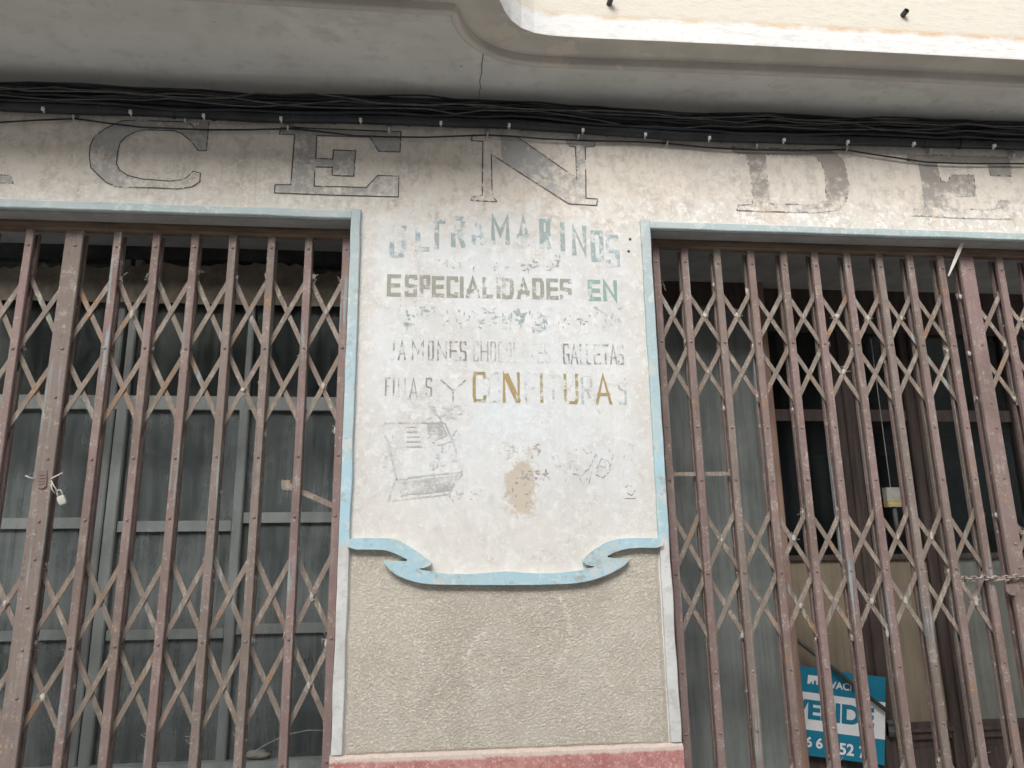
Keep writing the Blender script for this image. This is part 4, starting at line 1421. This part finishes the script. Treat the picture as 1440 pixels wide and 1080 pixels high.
def fluff(gate, x, y, z, s):
    """matted cobweb and dust caught on a joint: short crossing threads round a small lump"""
    mbx = FLUFF.setdefault(gate.name, MB())
    n1, n2 = 7, 5
    vs = []
    ax, az_ = rng.uniform(.6, 1.1), rng.uniform(.8, 1.9)
    sd0 = rng.uniform(0, 50)
    for i in range(n1):
        for j in range(n2):
            a, b2 = 2 * math.pi * i / n1, math.pi * j / (n2 - 1)
            r = s * (1 + .9 * mnoise.noise(Vector((math.cos(a) * 1.7 + sd0, math.sin(a) * 1.7, b2 * 1.9))))
            vs.append((x + ax * r * math.sin(b2) * math.cos(a), y + .35 * r * math.sin(b2) * math.sin(a), z + az_ * r * math.cos(b2)))
    mbx.raw(vs, [(i * n2 + j, ((i + 1) % n1) * n2 + j, ((i + 1) % n1) * n2 + j + 1, i * n2 + j + 1) for i in range(n1) for j in range(n2 - 1)])
    for _ in range(9):
        p = Vector((x, y, z)) + Vector((rng.gauss(0, s), rng.gauss(0, s * .3), rng.gauss(0, s * 1.2)))
        d = Vector((rng.gauss(0, 1), rng.gauss(0, .3), rng.gauss(0, 1.4))).normalized() * s * rng.uniform(.6, 2.1)
        wv = Vector((d.z, 0, -d.x)).normalized() * .0004
        mbx.face([p - d + wv, p - d - wv, p + d - wv, p + d + wv])


def gate(name, label, bars, wide, mids, half, rivz, slope, x0):
    zm = lambda x, z: z + slope * (x - x0)
    gt = thing(name, label, 'folding gate', ((bars[0] + bars[-1]) / 2, (YF0 + YR1) / 2, ZGB), 'rusty folding shop gates')
    base = ORIG[gt.name]
    for i, x in enumerate(bars):
        wd = i in wide
        tilt = rng.uniform(-.0011, .0011)
        bo = link('stile' if wd else 'bar', WM if wd else BM, gt, Vector((x + rng.uniform(-.0018, .0018), 0, ZGB)) - base)
        bo.rotation_euler = (0, tilt, 0)
        if wd:
            bo['label'] = 'wide lock stile of the gate'
        ro = link('rear_bar', WR if wd else RM, bo, Vector((rng.uniform(-.0015, .0015), 0, 0)))
        lst = list(rivz) + ([2.12, 1.66, 1.53, 1.30] if wd else [])
        for z in lst:
            zz_ = zm(x, z) + rng.uniform(-.002, .002)
            ox = .006 if wd else 0.0
            link('rivet', RIV, bo, Vector((ox + rng.uniform(-.0012, .0012), YF0, zz_ - ZGB)))
    nb = len(bars)
    for z0_ in mids:
        for i in range(-1, nb - 1):
            for sgn_ in (1, -1):
                pts = []
                for k, s in ((0, -1), (1, 0), (2, 1)):
                    j = i + k
                    if 0 <= j < nb:
                        pts.append((bars[j], zm(bars[j], z0_) + sgn_ * s * half))
                if len(pts) < 2:
                    continue
                a, c = Vector(pts[0]), Vector(pts[-1])
                d = (c - a).normalized() * .010
                mbx = MB()
                yy = .0835 if sgn_ > 0 else .0885
                jz = rng.uniform(-.005, .005)
                mbx.flat((a - d) + Vector((0, jz)), (c + d) + Vector((0, jz)), .0142, yy, .0035)
                # three-point strap keeps to the uneven bar spacing
                if len(pts) == 3:
                    mbx = MB()
                    pm = Vector(pts[1])
                    mbx.flat((a - d) + Vector((0, jz)), pm + (pm - a).normalized() * .004, .0142, yy, .0035)
                    mbx.flat(pm, c + d + Vector((0, jz)), .0142, yy + .0003, .0035)
                part('lattice_strap', mbx, [M['strap']], gt)
        # fluff on the joints
        for i in range(nb):
            hw_ = .026 if i in wide else .0116
            for zz_ in (z0_ + half, z0_, z0_ - half):
                if rng.random() < .6:
                    fluff(gt, bars[i] + rng.choice((-1, 1)) * (hw_ + .002), .086, zm(bars[i], zz_) + rng.uniform(-.03, .02), rng.uniform(.003, .0075))
            if i < nb - 1:
                for q in (-.5, .5):
                    if rng.random() < .42:
                        fluff(gt, (bars[i] + bars[i + 1]) / 2 + rng.uniform(-.004, .004), .081, zm(bars[i], z0_) + q * half + rng.uniform(-.006, .006), rng.uniform(.003, .008))
    for _ in range(5 * nb):
        i = rng.randrange(nb)
        hw_ = .026 if i in wide else .0116
        fluff(gt, bars[i] + rng.choice((-1, 1)) * hw_, rng.choice((.079, .094)), rng.uniform(.9, 2.55), rng.uniform(.0012, .0028))
    part('cobweb', FLUFF[gt.name], [M['dust']], gt, kind='stuff')
    return gt


LB = [-1.345, -1.227, -1.099, -.973, -.857, -.742, -.626, -.510, -.393, -.277]
g1 = gate('folding_gate', 'left folding lattice gate of brown bars with padlock on its wide stile', LB, {2}, (2.268, 1.422, .576), .240, (2.595, 2.268, 1.937, 1.762, 1.422, 1.10), .0155, -.767)
RB = [.730, .830, .943, 1.057, 1.172, 1.286, 1.401, 1.514, 1.629, 1.741]
g2 = gate('folding_gate', 'right folding lattice gate of mauve bars beside the pillar in front of the VENDE sign', RB, set(), (2.317, 1.591, .865), .192, (2.592, 2.317, 2.037, 1.87, 1.591, 1.311, 1.146), .004, 1.3)
RB2 = [1.833, 1.953, 2.068, 2.183]
g3 = gate('folding_gate', 'short folding gate leaf with a wide stile at the far right edge', RB2, {0}, (2.317, 1.591, .865), .192, (2.592, 2.317, 2.037, 1.87, 1.591, 1.311, 1.146), .004, 1.3)

# lock plate on the left gate's wide stile
mb = MB()
lp = [(p[0], p[1]) for p in wp([(54, 662), (66, 661), (67, 672), (66, 684), (60, 688), (54, 686), (52, 674)], YF0)]
mb.prism(lp, YF0 - .004, YF0 + .001, 'y')
for k in range(4):
    z = P(60, 668 + 4 * k, YF0).z
    mb.box(P(56, 675, YF0).x, P(64, 675, YF0).x, YF0 - .006, YF0 - .003, z - .002, z + .002, .0008)
bevel(part('lock_plate', mb, [M['gate']], g1), .0015, 1)
mb = MB()
mb.flat((P(400, 681, .09).x, P(400, 681, .09).z), (P(472, 713, .09).x, P(472, 713, .09).z), .016, .0805, .003)
part('loose_strap', mb, [M['strap']], g1, label='broken strap hanging askew between the last bars')
mb = MB()
q0, q1 = P(397, 676, .08), P(412, 690, .08)
mb.box(q0.x, q1.x - .006, .066, .0795, q1.z + .004, q0.z, .002)
mb.box(q0.x + .006, q1.x, .064, .0665, q1.z, q0.z - .01, .001)
part('strap_bracket', mb, [M['strap']], g1)
mb = MB()
ya = .0805
mb.flat((P(934, 667, ya).x, P(934, 667, ya).z), (P(1028, 666, ya).x, P(1028, 666, ya).z), .0125, ya, .0025)
part('cross_strap', mb, [M['strap']], g2, label='level flat strap between the first two bars')
mb = MB()
hp = wp([(1412, 822), (1428, 820), (1430, 832), (1427, 838), (1420, 837), (1415, 832)], YF0)
mb.prism(hp, YF0 - .004, YF0 + .001, 'y')
bevel(part('hasp', mb, [M['gate']], g3), .0015, 1)

# tracks: fixed overhead rails
for lb, x0_, x1_, s in (('rusty gate track under the lintel over the left opening', -2.95, XL + .001, 0), ('rusty gate track under the lintel over the right opening', XR - .001, 3.35, 5)):
    mb = MB()
    n = 60
    for i in range(n):
        xa, xb = x0_ + (x1_ - x0_) * i / n, x0_ + (x1_ - x0_) * (i + 1) / n
        def tp(x):
            k = .0025 * mnoise.noise(Vector((x * 9, s, 1)))
            return [(x, .060, ZT - .007), (x, .058, ZGT + .030 + k), (x, .055 + k, ZGT + .018), (x, .055, ZGT + .004 + k), (x, .060, ZGT + k), (x, .083, ZGT - .001 + k), (x, .084, ZT - .008)]
        A, D = tp(xa), tp(xb)
        for k in range(6):
            mb.face([A[k], D[k], D[k + 1], A[k + 1]])
    t = solo('gate_track', mb, [M['track']], lb, 'gate track', 'overhead gate tracks')


# ------------------------------------------------------------------ padlock, chain, splinter
def torus(mbx, ctr, R1, R2, r, ax_u, ax_v, n=14, k=6):
    ax_u, ax_v = ax_u.normalized(), ax_v.normalized()
    ax_w = ax_u.cross(ax_v)
    vs = []
    for i in range(n):
        a = 2 * math.pi * i / n
        c = ax_u * math.cos(a) * R1 + ax_v * math.sin(a) * R2
        d = (ax_u * math.cos(a) / R1 + ax_v * math.sin(a) / R2).normalized()
        for j in range(k):
            b2 = 2 * math.pi * j / k
            vs.append(ctr + c + d * r * math.cos(b2) + ax_w * r * math.sin(b2))
    mbx.raw(vs, [(i * k + j, ((i + 1) % n) * k + j, ((i + 1) % n) * k + (j + 1) % k, i * k + (j + 1) % k) for i in range(n) for j in range(k)])


pc = P(86, 700, .056)
PL = thing('padlock', 'pale old padlock hanging from twisted wire on the left gate', 'padlock', P(88, 712, .056))
dn_ = Vector((.42, 0, -.91)).normalized()
sd2 = Vector((dn_.z * -1, 0, dn_.x)).normalized()
mb = MB()
vs = []
for tu, wd in ((-.006, .0085), (.0, .0105), (.014, .0105), (.0205, .0085)):
    c = pc + dn_ * tu
    for su, sy in ((-1, -1), (1, -1), (1, 1), (-1, 1)):
        vs.append(c + sd2 * su * wd + Vector((0, sy * wd * .55, 0)))
fs = [(0, 1, 2, 3), (12, 15, 14, 13)] + [(i * 4 + k, i * 4 + (k + 1) % 4, (i + 1) * 4 + (k + 1) % 4, (i + 1) * 4 + k) for i in range(3) for k in range(4)]
mb.raw(vs, fs)
bevel(part('body', mb, [M['brass']], PL), .002, 2)
mb = MB()
c = pc - dn_ * .005
mb.tube([c + sd2 * .0065, c + sd2 * .0065 - dn_ * .012, c + sd2 * .004 - dn_ * .0175, c - dn_ * .0195, c - sd2 * .004 - dn_ * .0175, c - sd2 * .0065 - dn_ * .012, c - sd2 * .0065], .0024, 8)
part('shackle', mb, [M['brass']], PL, smooth=True)
mb = MB()
mb.tube([P(*p, .058) for p in ((71, 674), (76, 671), (82, 668), (88, 665))], .0022, 6)
part('wire', mb, [M['dust']], PL, smooth=True)
mb = MB()
mb.tube([P(*p, .058) for p in ((36, 669), (41, 671.5), (47, 673))], .0022, 6)
part('wire', mb, [M['dust']], PL, smooth=True)
mb = MB()
mb.tube([P(*p, .058) for p in ((72, 676), (75, 682), (79, 688), (77, 694), (73, 688), (72, 680))], .0020, 6)
part('wire', mb, [M['dust']], PL, smooth=True)

CH = thing('chain', 'rusty steel chain tying the two right gate leaves together', 'chain', P(1410, 818, .05))
path = [P(*p, .052) for p in ((1374, 814), (1382, 812), (1394, 813), (1406, 814.5), (1418, 812.5), (1430, 811), (1442, 812), (1450, 813))]
path += [Vector((path[-1].x + .01, .085, path[-1].z)), Vector((path[-1].x - .02, .125, path[-1].z + .002)), Vector(((path[0].x + path[-1].x) / 2, .128, path[0].z)), Vector((path[0].x + .006, .122, path[0].z)), Vector((path[0].x - .012, .085, path[0].z + .001)), path[0].copy()]
d = [0]
for a, c in zip(path, path[1:]):
    d.append(d[-1] + (c - a).length)
nl = max(8, int(d[-1] / .0175))
for i in range(nl):
    s = d[-1] * (i + .5) / nl
    k = max(j for j in range(len(d) - 1) if d[j] <= s)
    t = (s - d[k]) / (d[k + 1] - d[k])
    ctr = path[k].lerp(path[k + 1], t)
    tg = (path[k + 1] - path[k]).normalized()
    side = Vector((0, 0, 1)) if i % 2 else tg.cross(Vector((0, 0, 1))).normalized()
    side = (side + Vector((rng.uniform(-.3, .3), rng.uniform(-.3, .3), rng.uniform(-.3, .3)))).normalized()
    side = (side - tg * side.dot(tg)).normalized()
    mb = MB()
    torus(mb, ctr, .0125, .0072, .0026, tg, side)
    part('link', mb, [M['chain']], CH, smooth=True)

mb = MB()
A, D = P(1356, 336, .018), P(1334, 388, .045)
dd = (D - A)
wv = Vector((dd.z, 0, -dd.x)).normalized()
pts = [A + dd * t for t in (0, .12, .4, .7, 1.0)]
wds = [.004, .0062, .0058, .0048, .0022]
for i in range(4):
    a, c = pts[i], pts[i + 1]
    wa, wc = wv * wds[i], wv * wds[i + 1]
    th = Vector((0, .003, 0))
    mb.face([a - wa, a + wa, c + wc, c - wc]); mb.face([a - wa + th, c - wc + th, c + wc + th, a + wa + th])
    mb.face([a - wa, c - wc, c - wc + th, a - wa + th]); mb.face([a + wa, a + wa + th, c + wc + th, c + wc])
mb.face([pts[0] - wv * wds[0], pts[0] - wv * wds[0] + Vector((0, .003, 0)), pts[0] + wv * wds[0] + Vector((0, .003, 0)), pts[0] + wv * wds[0]])
solo('splinter', mb, [M['splinter']], 'bleached wood splinter dangling in front of the right gate track', 'splinter')

# ------------------------------------------------------------------ cables under the overhang
XS = [-160 + 40 * i for i in range(46)]


def lower(px):
    """photograph row of the bundle's lower rim"""
    k = [(-160, 151), (0, 157.5), (180, 164), (360, 173), (480, 174.5), (600, 179), (720, 183), (960, 199.5), (1200, 206.5), (1440, 213), (1640, 219)]
    for (a, b2), (c, d2) in zip(k, k[1:]):
        if a <= px <= c:
            return b2 + (d2 - b2) * (px - a) / (c - a)
    return k[-1][1]


def run(off, y, r, seed, amp, mt, name, label, dx=0.0):
    mbx = MB()
    pts = []
    for px in XS:
        wob = amp * mnoise.noise(Vector((px * .006, seed, 0))) + amp * .5 * mnoise.noise(Vector((px * .018, seed + 9, 0)))
        yy = y + .004 * mnoise.noise(Vector((px * .007, seed, 7)))
        q = P(px, lower(px) - off + wob, yy)
        pts.append(q)
    mbx.tube(pts, r, 8)
    return solo(name, mbx, [mt], label, 'cable', 'cables strung under the overhang', True)


c1 = run(8.5, -.026, .0172, 1, 1.5, M['rubber'], 'cable', 'thickest black cable at the bottom of the bundle with the white clips')
c2 = run(22, -.020, .0135, 2, 3.0, M['rubber'], 'cable', 'second thick black cable just above the clipped one')
thin = [(17, -.044, .0045, M['rubber'], 'thin black cable slung across the front of the thick ones'), (26, -.040, .0050, M['rubber'], 'thin black cable wandering along the middle of the bundle'),
        (29, -.034, .0026, M['greycable'], 'grey thin cable crossing the middle of the bundle'), (32, -.044, .0022, M['greycable'], 'grey thin cable nearest the street in the bundle'),
        (34, -.030, .0060, M['rubber'], 'medium black cable in the upper bundle'), (37, -.026, .0024, M['greycable'], 'grey thin cable high in the bundle'), (39, -.020, .0060, M['rubber'], 'medium black cable high against the wall'),
        (41, -.034, .0030, M['rubber'], 'thin black cable near the top of the bundle'), (31, -.018, .0100, M['rubber'], 'stout black cable behind the thin ones'),
        (24, -.046, .0020, M['greycable'], 'finest grey cable low across the front of the bundle'), (35, -.048, .0022, M['greycable'], 'fine grey cable rising and falling across the upper bundle')]
for i, (off, y, r, mt, lb) in enumerate(thin):
    run(off, y, r, 20 + i * 3, (15.0 if r < .0023 else 7.0) if r < .0055 else 3.0, mt, 'cable', lb)
for px in (62, 142, 244, 300, 412, 470, 575, 640, 735, 855, 880, 1015, 1110, 1182, 1300, 1350):
    q = P(px, lower(px) - 8.5, -.026)
    mb = MB()
    mb.tube([q - Vector((.005, 0, 0)), q + Vector((.005, 0, 0))], .0186, 12)
    part('cable_tie', mb, [M['rubber']], c1)

clips = [60, 183, 286, 395, 507, 620, 716, 820, 908, 998, 1103, 1193, 1286, 1399]
near = ['left of the letter C near the photo edge', 'over the left side of the letter C', 'over the right tip of the letter C', 'at the left serif of the letter E', 'over the top arm of the letter E', 'in the gap between the letters E and N', 'over the middle of the letter N',
        'at the right serif of the letter N', 'just right of the letter N', 'in the wide gap before the letter D', 'over the left half of the letter D', 'at the right shoulder of the letter D', 'left over the last worn letter E', 'right over the last worn letter E']
for px, nr in zip(clips, near):
    q = P(px, lower(px) - 7, -.048)
    mb = MB()
    mb.box(q.x - .0042, q.x + .0042, -.051, -.042, q.z - .0045, q.z + .005, .0012)
    mb.box(q.x - .0015, q.x + .0015, -.042, -.036, q.z - .0085, q.z + .0085)
    solo('cable_clip', mb, [M['clip']], 'small white clip on the black cable ' + nr, 'clip', 'white cable clips')

brk = [(107, 163, 'left of the letter C'), (263, 166, 'over the right end of the letter C'), (406, 177, 'at the top left of the letter E'), (547, 180, 'at the top right of the letter E'), (685, 187, 'over the left stem of the letter N'), (812, 190, 'over the right stem of the letter N'),
       (936, 199, 'in the gap right of the letter N'), (1061, 204, 'at the top left of the letter D'), (1187, 207, 'at the top right of the letter D'), (1303, 211, 'over the stem of the last letter E'), (1420, 217, 'over the right arm of the last letter E')]
wire_y = -.012
for px, py, nr in brk:
    q = P(px, py, 0)
    hk = thing('cable_hook', 'small zinc hook holding the thin wire ' + nr, 'hook', (q.x, -.001, q.z - .014), 'zinc wire hooks')
    mb = MB()
    mb.box(q.x - .009, q.x + .009, -.004, .001, q.z - .019, q.z + .010, .0008)
    part('plate', mb, [M['steel']], hk)
    mb = MB()
    mb.tube([(q.x, -.002, q.z + .004), (q.x + .001, -.014, q.z), (q.x + .001, -.020, q.z - .010), (q.x, -.012, q.z - .019), (q.x, -.004, q.z - .016)], .0034, 6)
    part('hook', mb, [M['steel']], hk, smooth=True)
WP = [(-170, 184), (-60, 176), (0, 172), (50, 169), (107, 167), (150, 173), (200, 179), (290, 182.5), (350, 182.5), (406, 181), (450, 185), (500, 191), (547, 192.5), (600, 193), (640, 191.5), (685, 190), (720, 191.5), (760, 195), (812, 197.5), (860, 198.5), (900, 199.5), (936, 201.5), (990, 207),
      (1061, 211), (1130, 211.5), (1187, 210.5), (1240, 219), (1303, 228), (1360, 230), (1420, 230), (1500, 231), (1600, 238)]
mb = MB()
mb.tube([P(px, py, wire_y) for px, py in WP], .0027, 6)
solo('thin_wire', mb, [M['rubber']], 'thin black wire sagging between wall hooks across the painted letters', 'wire', smooth=True)
mb = MB()
mb.tube([P(px, py, -.010) for px, py in ((403, 178), (450, 181), (500, 183), (547, 185))], .0015, 6)
solo('thin_wire', mb, [M['rubber']], 'short taut black wire above the letter E', 'wire', smooth=True)

for m_ in [x for x in bpy.data.meshes if x.users == 0]:
    bpy.data.meshes.remove(m_)
